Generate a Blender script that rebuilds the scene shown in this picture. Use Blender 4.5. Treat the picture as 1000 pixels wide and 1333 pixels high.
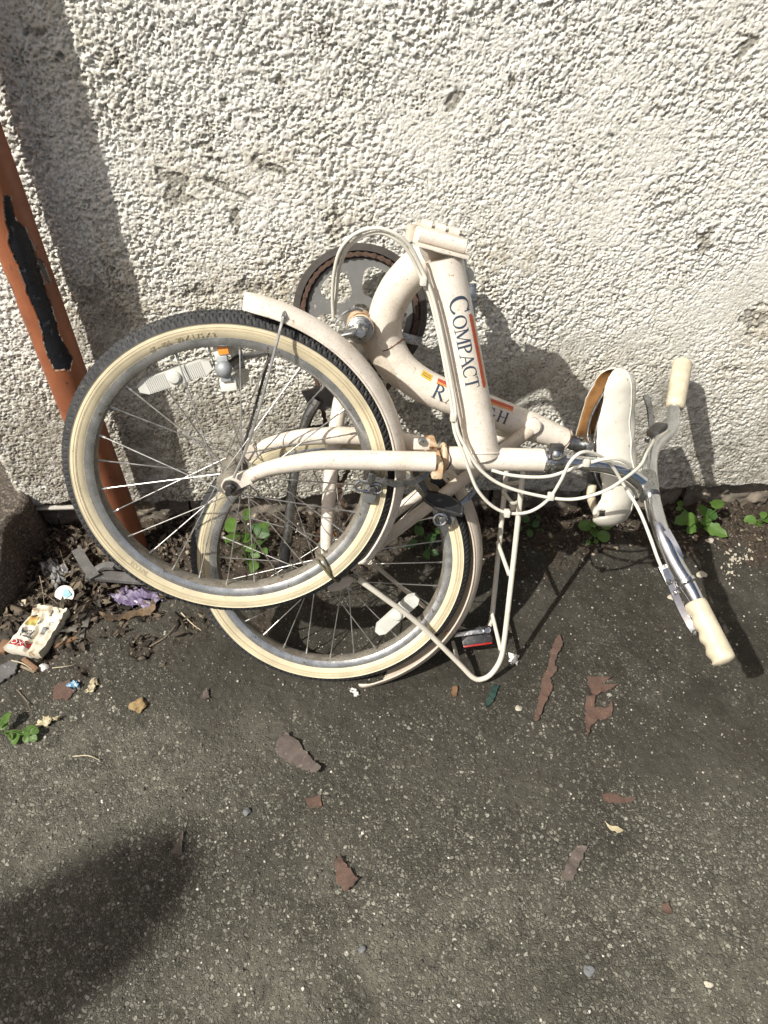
import bpy, bmesh, math, random
import numpy as np
from mathutils import Vector

random.seed(7)
RNG = np.random.default_rng(11)
SC = bpy.context.scene
for _o in list(bpy.data.objects):
    bpy.data.objects.remove(_o)

# ------------------------------------------------------------------ camera
FPX = 1000.0                      # focal length in pixels of the 1000 px wide photograph
PITCH = math.atan2(FPX, 925.0)
YAW = math.radians(2.1)
CAMH = 1.28
cam_d = bpy.data.cameras.new('camera')
cam_d.sensor_fit = 'HORIZONTAL'
cam_d.sensor_width = 36.0
cam_d.lens = 36.0 * FPX / 1000.0
cam_d.clip_start = 0.05
cam_d.clip_end = 300.0
cam = bpy.data.objects.new('camera', cam_d)
SC.collection.objects.link(cam)
cam.location = (0, 0, CAMH)
cam.rotation_euler = (math.pi / 2 - PITCH, 0, -YAW)
SC.camera = cam

# ------------------------------------------------------------------ sky and sun
SUN_AZ, SUN_EL = math.radians(53.6), math.radians(49.7)
SUN_DIR = Vector((math.sin(SUN_AZ) * math.cos(SUN_EL), math.cos(SUN_AZ) * math.cos(SUN_EL), -math.sin(SUN_EL)))
world = bpy.data.worlds.new('World')
SC.world = world
world.use_nodes = True
wn = world.node_tree.nodes
wl = world.node_tree.links
sky = wn.new('ShaderNodeTexSky')
sky.sky_type = 'NISHITA'
sky.sun_disc = False
sky.sun_elevation = SUN_EL
sky.sun_rotation = math.atan2(-SUN_DIR.x, -SUN_DIR.y)
sky.dust_density = 6.0
sky.ozone_density = 0.4
wl.new(sky.outputs[0], wn['Background'].inputs[0])
wn['Background'].inputs[1].default_value = 0.072
sun_d = bpy.data.lights.new('sun', 'SUN')
sun_d.energy = 5.0
sun_d.angle = math.radians(0.53)
sun_d.color = (1.0, 0.962, 0.880)
sun = bpy.data.objects.new('sun', sun_d)
SC.collection.objects.link(sun)
sun.location = (-4, -3, 6)
sun.rotation_euler = SUN_DIR.to_track_quat('-Z', 'Y').to_euler()
SC.view_settings.view_transform = 'Standard'
SC.view_settings.look = 'None'
SC.view_settings.gamma = 1.0
SC.view_settings.use_curve_mapping = False
SC.view_settings.exposure = 0.38

# ------------------------------------------------------------------ measuring helpers
V3 = lambda *a: np.array(a, float)
def unit(v):
    v = np.asarray(v, float)
    return v / np.linalg.norm(v)
EYE = V3(0, 0, CAMH)
FWD = V3(math.sin(YAW) * math.cos(PITCH), math.cos(YAW) * math.cos(PITCH), -math.sin(PITCH))
RGT = V3(math.cos(YAW), -math.sin(YAW), 0)
UPV = np.cross(RGT, FWD)
def meet(x, y, p0, n):
    """the point of the plane (p0, n) that the photograph shows at x, y"""
    d = FWD + RGT * (x - 500) / FPX - UPV * (y - 666.5) / FPX
    return EYE + d * (((p0 - EYE) @ n) / (d @ n))
WALL_Y = 1.19
CF, NF = V3(-.197, .835, .470), unit(V3(.035, -.946, .322))     # front wheel centre and plane
CR, NR = V3(-.061, .862, .225), unit(V3(0, -.9, .439))          # rear wheel centre and plane
def frame(n):
    e1 = unit(np.cross(V3(0, 0, 1), n))
    return e1, np.cross(n, e1), n
FE, RE = frame(NF), frame(NR)
def F(x, y, d=0.): return meet(x, y, CF + NF * d, NF)
def R(x, y, d=0.): return meet(x, y, CR + NR * d, NR)
def G(x, y, z=0.): return meet(x, y, V3(0, 0, z), V3(0, 0, 1))
def W(x, y, Y=WALL_Y): return meet(x, y, V3(0, Y, 0), V3(0, 1, 0))

# ------------------------------------------------------------------ noise rasters
def band(ny, nx, lam_px, bw, seed, aniso=1.0, rot=0.0):
    r = np.random.default_rng(seed)
    w = r.standard_normal((ny, nx))
    fy = np.fft.fftfreq(ny)[:, None]
    fx = np.fft.fftfreq(nx)[None, :]
    c, s = math.cos(rot), math.sin(rot)
    a, b = fx * c + fy * s, (-fx * s + fy * c) / aniso
    k = np.sqrt(a * a + b * b)
    k0 = 1.0 / lam_px
    g = np.exp(-((k - k0) / (bw * k0)) ** 2)
    n = np.fft.ifft2(np.fft.fft2(w) * g).real
    return n / n.std()
def low(ny, nx, lam_px, seed):
    r = np.random.default_rng(seed)
    fy = np.fft.fftfreq(ny)[:, None]
    fx = np.fft.fftfreq(nx)[None, :]
    k2 = (fx * fx + fy * fy) * lam_px ** 2
    n = np.fft.ifft2(np.fft.fft2(r.standard_normal((ny, nx))) * np.exp(-k2)).real
    return n / n.std()
class Raster:
    def __init__(self, a, x0, y0, dx): self.a, self.x0, self.y0, self.dx = a, x0, y0, dx
    def __call__(self, x, y):
        ny, nx = self.a.shape
        fx = (np.asarray(x, float) - self.x0) / self.dx
        fy = (np.asarray(y, float) - self.y0) / self.dx
        ix, iy = np.floor(fx).astype(int), np.floor(fy).astype(int)
        tx, ty = fx - ix, fy - iy
        a = self.a
        g = lambda j, i: a[j % ny, i % nx]
        return (g(iy, ix) * (1 - tx) * (1 - ty) + g(iy, ix + 1) * tx * (1 - ty) + g(iy + 1, ix) * (1 - tx) * ty + g(iy + 1, ix + 1) * tx * ty)
def sstep(a, b, x):
    t = np.clip((np.asarray(x, float) - a) / (b - a), 0, 1)
    return t * t * (3 - 2 * t)
def lines(lo, hi, step, far_lo, far_hi, growth=1.35, biggest=3.0):
    """grid lines: fine between lo and hi, growing coarser out to far_lo and far_hi"""
    mid = list(np.arange(lo, hi + step * .5, step))
    a, s = [], step
    x = lo
    while x > far_lo:
        s = min(s * growth, biggest)
        x = max(x - s, far_lo)
        a.append(x)
    b, s = [], step
    x = mid[-1]
    while x < far_hi:
        s = min(s * growth, biggest)
        x = min(x + s, far_hi)
        b.append(x)
    return np.array(a[::-1] + mid + b)

# ------------------------------------------------------------------ materials
MATS = {}
def nt(name):
    m = bpy.data.materials.new(name)
    m.use_nodes = True
    return m, m.node_tree.nodes, m.node_tree.links, m.node_tree.nodes['Principled BSDF']
def coords(n, l, scale=None):
    tc = n.new('ShaderNodeTexCoord')
    return tc.outputs['Object']
def noise(n, l, co, scale, detail=4, rough=.55):
    t = n.new('ShaderNodeTexNoise')
    t.inputs['Scale'].default_value = scale
    t.inputs['Detail'].default_value = detail
    t.inputs['Roughness'].default_value = rough
    l.new(co, t.inputs['Vector'])
    return t.outputs['Fac']
def ramp(n, l, fac, stops, interp='LINEAR'):
    r = n.new('ShaderNodeValToRGB')
    r.color_ramp.interpolation = interp
    els = r.color_ramp.elements
    while len(els) < len(stops): els.new(0.5)
    for e, (p, c) in zip(els, stops):
        e.position = p
        e.color = (c, c, c, 1) if isinstance(c, (int, float)) else (*c, 1)
    l.new(fac, r.inputs[0])
    return r.outputs[0]
def mix(n, l, fac, a, b, mode='MIX'):
    m = n.new('ShaderNodeMix')
    m.data_type = 'RGBA'
    m.blend_type = mode
    for sock, v in ((m.inputs[0], fac), (m.inputs[6], a), (m.inputs[7], b)):
        if isinstance(v, (int, float)): sock.default_value = v
        elif isinstance(v, tuple): sock.default_value = (*v, 1)
        else: l.new(v, sock)
    return m.outputs[2]
def math_n(n, l, op, a, b=None, clamp=False):
    m = n.new('ShaderNodeMath')
    m.operation = op
    m.use_clamp = clamp
    for i, v in enumerate((a, b)):
        if v is None: continue
        if isinstance(v, (int, float)): m.inputs[i].default_value = v
        else: l.new(v, m.inputs[i])
    return m.outputs[0]
def attr(n, name):
    a = n.new('ShaderNodeAttribute')
    a.attribute_name = name
    return a.outputs['Fac']
def bump(n, l, bsdf, h, strength, dist):
    b = n.new('ShaderNodeBump')
    b.inputs['Strength'].default_value = strength
    b.inputs['Distance'].default_value = dist
    l.new(h, b.inputs['Height'])
    l.new(b.outputs[0], bsdf.inputs['Normal'])
def plain(name, col, rough=.6, metal=0., var=.25, vscale=60., spots=None, spot_scale=180., spot_cut=.66, bumpy=0., bscale=300., col2=None, spec=.5, coat=0., sss=0.):
    """a paint, rubber, metal or paper with mottling, specks and fine relief of its own"""
    m, n, l, p = nt(name)
    co = coords(n, l)
    c2 = col2 or tuple(c * (1 - var) for c in col)
    f = noise(n, l, co, vscale, 5, .6)
    c = mix(n, l, ramp(n, l, f, [(.35, 0), (.68, 1)]), tuple(col), tuple(c2))
    if spots:
        s = noise(n, l, co, spot_scale, 3, .6)
        c = mix(n, l, ramp(n, l, s, [(spot_cut, 0), (spot_cut + .06, 1)]), c, tuple(spots))
    l.new(c, p.inputs['Base Color'])
    r = ramp(n, l, noise(n, l, co, vscale * 2.1, 3), [(.3, max(rough - .1, .03)), (.7, min(rough + .12, 1))])
    l.new(r, p.inputs['Roughness'])
    p.inputs['Metallic'].default_value = metal
    p.inputs['Specular IOR Level'].default_value = spec
    p.inputs['Coat Weight'].default_value = coat
    if bumpy: bump(n, l, p, noise(n, l, co, bscale, 4, .6), bumpy, .002)
    MATS[name] = m
    return m

# roughcast: painted white, bare grey-brown where the paint is chipped or worn away
m, n, l, p = nt('roughcast'); MATS['roughcast'] = m
co = coords(n, l)
white = mix(n, l, ramp(n, l, noise(n, l, co, 7, 5, .6), [(.35, 0), (.7, 1)]), (.81, .80, .75), (.74, .728, .665))
white = mix(n, l, ramp(n, l, noise(n, l, co, 90, 4, .7), [(.62, 0), (.76, .8)]), white, (.52, .48, .40))
bare = mix(n, l, noise(n, l, co, 130, 5, .7), (.17, .15, .115), (.46, .43, .36))
bare = mix(n, l, ramp(n, l, noise(n, l, co, 240, 4, .75), [(.47, 0), (.60, .9)]), bare, (.060, .053, .041))
white = mix(n, l, math_n(n, l, 'MULTIPLY', attr(n, 'stain'), .75), white, mix(n, l, noise(n, l, co, 60, 5, .7), (.36, .31, .215), (.60, .545, .43)))
grain = ramp(n, l, noise(n, l, co, 190, 5, .75), [(.53, 0), (.63, 1)])
white = mix(n, l, math_n(n, l, 'MULTIPLY', grain, math_n(n, l, 'ADD', .20, math_n(n, l, 'MULTIPLY', attr(n, 'stain_shade'), .72))), white, (.115, .105, .078))  # dark speckle: dirt on the stains, plus pit shade painted into shadowed zones
worn = attr(n, 'bare')
l.new(mix(n, l, worn, white, bare), p.inputs['Base Color'])
p.inputs['Roughness'].default_value = .92
p.inputs['Specular IOR Level'].default_value = .25
far_h = math_n(n, l, 'MULTIPLY', attr(n, 'unmodelled'), math_n(n, l, 'MULTIPLY', ramp(n, l, noise(n, l, co, 120, 3, .6), [(.38, 0), (.55, 1)]), 2.2))
bump(n, l, p, math_n(n, l, 'ADD', noise(n, l, co, 420, 4, .65), far_h), .55, .003)

# old asphalt: pale chips in dark binder, and soil where the attribute says so
m, n, l, p = nt('asphalt'); MATS['asphalt'] = m
co = coords(n, l)
wv = n.new('ShaderNodeTexNoise'); wv.inputs['Scale'].default_value = 170; wv.inputs['Detail'].default_value = 2
l.new(co, wv.inputs['Vector'])
wsub = n.new('ShaderNodeVectorMath'); wsub.operation = 'MULTIPLY_ADD'
l.new(wv.outputs['Color'], wsub.inputs[0]); wsub.inputs[1].default_value = (.006, .006, .006); l.new(co, wsub.inputs[2])
def vor(scale, feature='F1'):
    v = n.new('ShaderNodeTexVoronoi')
    v.feature = feature
    v.inputs['Scale'].default_value = scale
    l.new(wsub.outputs[0], v.inputs['Vector'])
    return v
va, vae, vb, vbe = vor(165), vor(165, 'DISTANCE_TO_EDGE'), vor(360), vor(360, 'DISTANCE_TO_EDGE')
sep = n.new('ShaderNodeSeparateColor'); l.new(va.outputs['Color'], sep.inputs[0])
sepb = n.new('ShaderNodeSeparateColor'); l.new(vb.outputs['Color'], sepb.inputs[0])
wear = attr(n, 'wear')
binder = mix(n, l, noise(n, l, co, 45, 6, .7), (.023, .021, .0165), (.076, .070, .055))
stone = ramp(n, l, sep.outputs[0], [(0, (.068, .065, .053)), (.30, (.122, .117, .095)), (.60, (.19, .183, .15)), (.85, (.285, .275, .225)), (.96, (.38, .365, .305)), (1, (.52, .50, .43))])
stoneb = ramp(n, l, sepb.outputs[1], [(0, (.034, .031, .025)), (.45, (.080, .075, .060)), (.80, (.155, .147, .118)), (.95, (.27, .258, .21)), (1, (.52, .50, .43))])
body_a = ramp(n, l, vae.outputs['Distance'], [(.07, 0), (.20, 1)])
body_b = ramp(n, l, vbe.outputs['Distance'], [(.05, 0), (.18, 1)])
patchy = noise(n, l, co, 22, 4, .6)
wear2 = math_n(n, l, 'ADD', wear, math_n(n, l, 'MULTIPLY', math_n(n, l, 'SUBTRACT', patchy, .5), 1.1))
seen_a = math_n(n, l, 'LESS_THAN', sep.outputs[1], math_n(n, l, 'SUBTRACT', math_n(n, l, 'MULTIPLY', wear2, .95), .17))
seen_b = math_n(n, l, 'LESS_THAN', sepb.outputs[0], math_n(n, l, 'ADD', math_n(n, l, 'MULTIPLY', wear2, .70), .15))
on_a, on_b = math_n(n, l, 'MULTIPLY', body_a, seen_a), math_n(n, l, 'MULTIPLY', body_b, seen_b)
c = binder
dust = math_n(n, l, 'MULTIPLY', ramp(n, l, noise(n, l, co, 6, 6, .65), [(.45, 0), (.72, 1)]), .40)
c = mix(n, l, dust, c, (.115, .109, .090))
dusty = math_n(n, l, 'MULTIPLY', attr(n, 'dust'), ramp(n, l, noise(n, l, co, 60, 6, .7), [(.30, .15), (.70, .85)]))
c = mix(n, l, dusty, c, (.155, .147, .115))
c = mix(n, l, on_b, c, stoneb)
c = mix(n, l, on_a, c, stone)
grime = math_n(n, l, 'MULTIPLY', ramp(n, l, noise(n, l, co, 420, 4, .7), [(.48, 0), (.70, 1)]), .40)
c = mix(n, l, grime, c, (.042, .037, .028))
c = mix(n, l, math_n(n, l, 'MULTIPLY', dusty, .58), c, (.205, .195, .155))
damp_shade = math_n(n, l, 'MULTIPLY', attr(n, 'dirt'), ramp(n, l, noise(n, l, co, 30, 6, .7), [(.25, .40), (.65, .85)]))  # dark dirty ground, with the shade near the bicycle painted in
c = mix(n, l, damp_shade, c, (.026, .0235, .018))
oil = ramp(n, l, noise(n, l, co, 5.5, 6, .65), [(.54, 0), (.70, .45)])
c = mix(n, l, oil, c, (.036, .030, .024))
soilc = mix(n, l, noise(n, l, co, 110, 7, .75), (.014, .011, .009), (.085, .062, .043))
soilc = mix(n, l, ramp(n, l, sepb.outputs[2], [(.90, 0), (.93, 1)]), soilc, mix(n, l, body_b, soilc, (.22, .19, .15)))
c = mix(n, l, attr(n, 'soil'), c, soilc)
l.new(c, p.inputs['Base Color'])
p.inputs['Roughness'].default_value = .88
p.inputs['Specular IOR Level'].default_value = .3
hh = math_n(n, l, 'ADD', math_n(n, l, 'ADD', on_a, math_n(n, l, 'MULTIPLY', on_b, .5)), math_n(n, l, 'MULTIPLY', noise(n, l, co, 330, 6, .75), 1.6))
bump(n, l, p, hh, .8, .0035)

def frame_paint(name, base, dirt, amount):
    m, n, l, p = nt(name); MATS[name] = m
    co = coords(n, l)
    c = mix(n, l, ramp(n, l, noise(n, l, co, 26, 4, .6), [(.35, 0), (.75, 1)]), base, tuple(b * .87 for b in base))
    grime_ = ramp(n, l, noise(n, l, co, 14, 5, .65), [(.35, .25), (.72, 1)])
    c = mix(n, l, ramp(n, l, noise(n, l, co, 24, 6, .7), [(.48, 0), (.70, .50 * amount)]), c, (.40, .33, .245))
    sp = math_n(n, l, 'MULTIPLY', ramp(n, l, noise(n, l, co, 520, 3, .75), [(.52, 0), (.66, .85 * amount)]), grime_)
    c = mix(n, l, sp, c, dirt)
    c = mix(n, l, ramp(n, l, noise(n, l, co, 170, 5, .75), [(.605, 0), (.68, amount)]), c, (.28, .18, .10))
    c = mix(n, l, ramp(n, l, noise(n, l, co, 38, 6, .75), [(.635, 0), (.70, .9 * amount)]), c, (.20, .09, .035))
    st_ = n.new('ShaderNodeMapping'); st_.inputs['Scale'].default_value = (1, 1, .12); st_.inputs['Rotation'].default_value = (.4, .9, .2); l.new(co, st_.inputs['Vector'])
    c = mix(n, l, ramp(n, l, noise(n, l, st_.outputs[0], 420, 2, .6), [(.70, 0), (.74, .7 * amount)]), c, (.24, .19, .14))
    l.new(c, p.inputs['Base Color'])
    l.new(ramp(n, l, noise(n, l, co, 60, 4), [(.3, .28), (.7, .5)]), p.inputs['Roughness'])
    bump(n, l, p, noise(n, l, co, 500, 3), .12, .001)
frame_paint('cream_paint', (.69, .635, .56), (.36, .27, .18), .9)
frame_paint('dusty_cream_paint', (.55, .485, .405), (.28, .20, .13), 1.0)
frame_paint('rack_paint', (.62, .59, .51), (.40, .33, .24), .5)
plain('tread_rubber', (.030, .031, .033), .72, var=.4, vscale=40, bumpy=.25, bscale=600, spots=(.075, .07, .06), spot_scale=90, spot_cut=.62)
plain('cream_rubber', (.63, .555, .385), .55, var=.30, vscale=16, spots=(.34, .24, .12), spot_scale=140, spot_cut=.68, bumpy=.08)
plain('rim_steel', (.60, .61, .61), .24, .80, var=.35, vscale=40, spots=(.24, .19, .14), spot_scale=90, spot_cut=.64)
plain('dusty_steel', (.28, .26, .22), .60, .35, var=.4, vscale=50, spots=(.18, .13, .09), spot_scale=200, spot_cut=.56)
plain('chrome', (.66, .67, .68), .12, 1., var=.18, vscale=30, spots=(.22, .17, .13), spot_scale=420, spot_cut=.66)
plain('dull_chrome', (.44, .45, .45), .34, 1., var=.4, vscale=50, spots=(.15, .11, .08), spot_scale=250, spot_cut=.58)
plain('spoke_steel', (.62, .61, .58), .38, .85, var=.45, vscale=35)
plain('dark_steel', (.10, .10, .10), .45, .7, var=.4, vscale=60, spots=(.16, .09, .05), spot_scale=120, spot_cut=.6)
plain('grey_plastic', (.135, .138, .135), .5, var=.2, vscale=40, spots=(.40, .38, .34), spot_scale=160, spot_cut=.66)
plain('black_plastic', (.022, .022, .024), .38, var=.3, vscale=50, spots=(.08, .075, .065), spot_scale=120, spot_cut=.6)
plain('rust', (.17, .075, .035), .85, var=.55, vscale=120, col2=(.055, .03, .02), bumpy=.6, bscale=500)
plain('rusty_orange', (.55, .26, .07), .75, var=.4, vscale=90, col2=(.22, .09, .03), bumpy=.3, bscale=400)
plain('cable_white', (.60, .58, .51), .38, var=.1, vscale=50, spots=(.42, .37, .28), spot_scale=120, spot_cut=.70)
plain('grip_cream', (.60, .53, .39), .50, var=.34, vscale=40, spots=(.50, .38, .22), spot_scale=110, spot_cut=.68, bumpy=.1, bscale=250)
plain('saddle_vinyl', (.60, .58, .51), .36, var=.22, vscale=18, spots=(.36, .29, .19), spot_scale=70, spot_cut=.64, bumpy=.10, bscale=140)
plain('saddle_lining', (.27, .135, .042), .7, var=.5, vscale=40, col2=(.13, .06, .022))
plain('reflector_clear', (.58, .58, .54), .22, var=.08, vscale=30)
plain('reflector_amber', (.70, .24, .035), .25, var=.15, vscale=60)
plain('reflector_red', (.32, .015, .012), .22, var=.2, vscale=60)
plain('pedal_white', (.66, .64, .57), .45, var=.15, vscale=60, spots=(.4, .35, .26), spot_scale=150, spot_cut=.66)
plain('end_grey', (.30, .32, .33), .45, .3, var=.25, vscale=60)
plain('chain_rust', (.095, .050, .032), .7, .2, var=.6, vscale=300, col2=(.035, .024, .018))
plain('guard_dark', (.050, .044, .038), .55, var=.4, vscale=60, col2=(.026, .022, .020))
plain('mould_line', (.40, .31, .17), .7, var=.3, vscale=60)
plain('rusty_cream', (.66, .55, .40), .6, var=.4, vscale=45, col2=(.42, .19, .05), spots=(.20, .08, .03), spot_scale=110, spot_cut=.58)
plain('letter_ink', (.045, .065, .10), .45, var=.35, vscale=250)
plain('stripe_red', (.48, .075, .03), .45, var=.25, vscale=150)
plain('stripe_orange', (.74, .26, .05), .45, var=.2, vscale=150)
plain('stripe_yellow', (.72, .46, .05), .45, var=.25, vscale=150)
plain('twine', (.13, .12, .065), .7, var=.4, vscale=200)
# drainpipe: brown-red paint over old gloss black
plain('pipe_paint', (.30, .105, .046), .5, var=.3, vscale=14, col2=(.19, .066, .033), spots=(.10, .045, .03), spot_scale=55, spot_cut=.66, bumpy=.15, bscale=120)
plain('pipe_edge', (.42, .40, .37), .6, var=.4, vscale=120, col2=(.25, .12, .07))
plain('pipe_black', (.014, .016, .021), .30, var=.4, vscale=40, spots=(.05, .055, .065), spot_scale=80, spot_cut=.62)
plain('plinth_stone', (.20, .17, .135), .9, var=.55, vscale=28, spots=(.34, .30, .23), spot_scale=60, spot_cut=.6, bumpy=.8, bscale=110)
plain('step_concrete', (.085, .069, .055), .92, var=.6, vscale=90, spots=(.18, .155, .125), spot_scale=210, spot_cut=.56, bumpy=1.0, bscale=260)
plain('bead_metal', (.55, .53, .48), .6, .2, var=.3, vscale=60)
plain('post_wood', (.20, .14, .09), .8, var=.4, vscale=15, bumpy=.4, bscale=80)
plain('slate_grey', (.115, .112, .108), .7, var=.35, vscale=40, spots=(.20, .19, .17), spot_scale=120, spot_cut=.62, bumpy=.2)
plain('rust_flake', (.098, .056, .040), .85, var=.5, vscale=70, col2=(.070, .046, .036), spots=(.15, .078, .048), spot_scale=130, spot_cut=.62, bumpy=.7, bscale=260)
plain('mauve_flake', (.105, .082, .070), .8, var=.35, vscale=50, bumpy=.4, bscale=220, spots=(.16, .13, .11), spot_scale=120, spot_cut=.62)
plain('dead_leaf', (.17, .115, .065), .75, var=.5, vscale=45, col2=(.075, .052, .033))
plain('grey_leaf', (.15, .14, .12), .75, var=.4, vscale=45)
plain('pale_leaf', (.50, .43, .28), .7, var=.4, vscale=60)
plain('wood_chip', (.19, .105, .055), .75, var=.35, vscale=60)
plain('carton_paper', (.68, .65, .56), .5, var=.25, vscale=20, col2=(.50, .44, .33), spots=(.28, .19, .09), spot_scale=45, spot_cut=.64)
plain('carton_red', (.42, .03, .035), .5, var=.35, vscale=120)
plain('carton_green', (.42, .40, .10), .5, var=.5, vscale=70, col2=(.36, .17, .06))
plain('carton_grey', (.20, .20, .19), .5, var=.3, vscale=200)
plain('foil_grey', (.33, .33, .32), .38, .25, var=.4, vscale=40, bumpy=.2, bscale=150)
plain('paper_white', (.74, .73, .68), .5, var=.15, vscale=60, spots=(.4, .36, .28), spot_scale=120, spot_cut=.66)
plain('print_blue', (.16, .42, .52), .5, var=.3, vscale=100)
plain('wrapper_purple', (.085, .055, .14), .32, var=.6, vscale=60, col2=(.27, .24, .31), bumpy=.2)
plain('wrapper_blue', (.05, .17, .33), .35, var=.4, vscale=120, col2=(.22, .32, .36))
plain('cap_beige', (.52, .44, .32), .5, var=.2, vscale=60)
plain('ochre_clump', (.30, .21, .095), .85, var=.45, vscale=130, bumpy=.7, bscale=260)
plain('plaster_crumb', (.46, .42, .34), .9, var=.35, vscale=180, bumpy=.6, bscale=300)
plain('green_glass', (.02, .05, .043), .15, var=.3, vscale=80, coat=.3)
plain('pebble_grey', (.13, .135, .14), .75, var=.3, vscale=120)
plain('twig', (.24, .19, .13), .85, var=.4, vscale=90)
plain('pale_straw', (.50, .43, .31), .8, var=.3, vscale=90)
def leaf_mat(name, a, b):
    m, n, l, p = nt(name); MATS[name] = m
    co = coords(n, l)
    c = mix(n, l, noise(n, l, co, 60, 4, .6), a, b)
    l.new(c, p.inputs['Base Color'])
    p.inputs['Roughness'].default_value = .5
    p.inputs['Subsurface Weight'].default_value = 0
    tr = n.new('ShaderNodeBsdfTranslucent')
    l.new(mix(n, l, .35, c, (.25, .42, .05)), tr.inputs[0])
    ms = n.new('ShaderNodeMixShader'); ms.inputs[0].default_value = .35
    l.new(p.outputs[0], ms.inputs[1]); l.new(tr.outputs[0], ms.inputs[2])
    l.new(ms.outputs[0], n['Material Output'].inputs[0])
leaf_mat('leaf_bright', (.055, .125, .022), (.12, .215, .040))
leaf_mat('leaf_dark', (.035, .085, .025), (.06, .13, .035))
def island_mat(name, stops, rough=.85):
    m, n, l, p = nt(name); MATS[name] = m
    g = n.new('ShaderNodeNewGeometry')
    l.new(ramp(n, l, g.outputs['Random Per Island'], stops), p.inputs['Base Color'])
    p.inputs['Roughness'].default_value = rough
island_mat('grit', [(0, (.045, .042, .038)), (.5, (.12, .11, .095)), (.8, (.24, .22, .18)), (.95, (.42, .40, .35)), (1, (.62, .60, .55))])
island_mat('litter_bits', [(0, (.018, .014, .011)), (.45, (.045, .034, .023)), (.8, (.10, .078, .053)), (.95, (.19, .155, .105)), (1, (.32, .27, .20))])

# ------------------------------------------------------------------ object helpers
WLOC = {}
def empty(name, loc, parent=None):
    o = bpy.data.objects.new(name, None)
    SC.collection.objects.link(o)
    loc = np.asarray(loc, float)
    if parent is None:
        o.location = loc; WLOC[o] = loc
    else:
        o.parent = parent; WLOC[o] = WLOC[parent]
    o.empty_display_size = .02
    return o
def tag(o, label=None, cat=None, group=None, kind=None):
    if label: o['label'] = label
    if cat: o['category'] = cat
    if group: o['group'] = group
    if kind: o['kind'] = kind
    return o
def mk(name, verts, faces, mats, parent=None, smooth=True, fmat=None, angle=40, origin=None):
    verts = np.asarray(verts, float)
    if parent is not None: org = WLOC[parent]
    elif origin is not None: org = np.asarray(origin, float)
    else:
        org = V3((verts[:, 0].min() + verts[:, 0].max()) / 2, (verts[:, 1].min() + verts[:, 1].max()) / 2, verts[:, 2].min())
    me = bpy.data.meshes.new(name)
    me.from_pydata((verts - org).tolist(), [], [tuple(int(i) for i in f) for f in faces])
    if not isinstance(mats, (list, tuple)): mats = [mats]
    for x in mats: me.materials.append(MATS[x])
    if fmat is not None: me.polygons.foreach_set('material_index', np.asarray(fmat, dtype=np.int32))
    me.update()
    if smooth:
        me.shade_smooth()
        if angle < 180: me.set_sharp_from_angle(angle=math.radians(angle))
    o = bpy.data.objects.new(name, me)
    SC.collection.objects.link(o)
    if parent is not None: o.parent = parent
    else: o.location = org
    WLOC[o] = org
    return o
def gridmesh(name, P, mat, attrs=None, origin=(0, 0, 0)):
    """P: (ny, nx, 3) world points"""
    ny, nx, _ = P.shape
    i = np.arange(ny * nx).reshape(ny, nx)
    q = np.stack([i[:-1, :-1], i[:-1, 1:], i[1:, 1:], i[1:, :-1]], -1).reshape(-1, 4)
    me = bpy.data.meshes.new(name)
    me.vertices.add(ny * nx)
    me.vertices.foreach_set('co', (P.reshape(-1, 3) - np.asarray(origin)).astype(np.float32).ravel())
    me.loops.add(q.size)
    me.loops.foreach_set('vertex_index', q.ravel().astype(np.int32))
    me.polygons.add(len(q))
    me.polygons.foreach_set('loop_start', np.arange(0, q.size, 4, dtype=np.int32))
    me.materials.append(MATS[mat])
    me.update(calc_edges=True)
    for k, v in (attrs or {}).items():
        a = me.attributes.new(k, 'FLOAT', 'POINT')
        a.data.foreach_set('value', np.asarray(v, np.float32).ravel())
    me.shade_smooth()
    o = bpy.data.objects.new(name, me)
    SC.collection.objects.link(o)
    o.location = origin
    WLOC[o] = np.asarray(origin, float)
    return o
def spline(pts, n=8, closed=False):
    """Catmull-Rom through rows of any width"""
    P = np.array([np.concatenate([np.atleast_1d(np.asarray(c, float)) for c in p]) if isinstance(p, (list, tuple)) else np.asarray(p, float) for p in pts], float)
    if len(P) < 3 and not closed:
        t = np.linspace(0, 1, n + 1)[:, None]
        return P[0] * (1 - t) + P[-1] * t
    out = []
    N = len(P)
    segs = N if closed else N - 1
    for k in range(segs):
        if closed: a, b, c, d = P[(k - 1) % N], P[k], P[(k + 1) % N], P[(k + 2) % N]
        else:
            b, c = P[k], P[k + 1]
            a = P[k - 1] if k else 2 * b - c
            d = P[k + 2] if k + 2 < N else 2 * c - b
        for s in range(n):
            t = s / n
            out.append(.5 * (2 * b + (c - a) * t + (2 * a - 5 * b + 4 * c - d) * t * t + (3 * b - a - 3 * c + d) * t ** 3))
    if not closed: out.append(P[-1])
    return np.array(out)
def transport(P, closed=False):
    T = np.gradient(P, axis=0)
    if closed:
        T = np.roll(P, -1, 0) - np.roll(P, 1, 0)
    T /= np.linalg.norm(T, axis=1)[:, None]
    a = V3(0, 0, 1) if abs(T[0][2]) < .9 else V3(1, 0, 0)
    u = unit(np.cross(T[0], a))
    Us = []
    for t in T:
        u = unit(u - t * (u @ t))
        Us.append(u)
    Us = np.array(Us)
    return T, Us, np.cross(T, Us)
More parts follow.
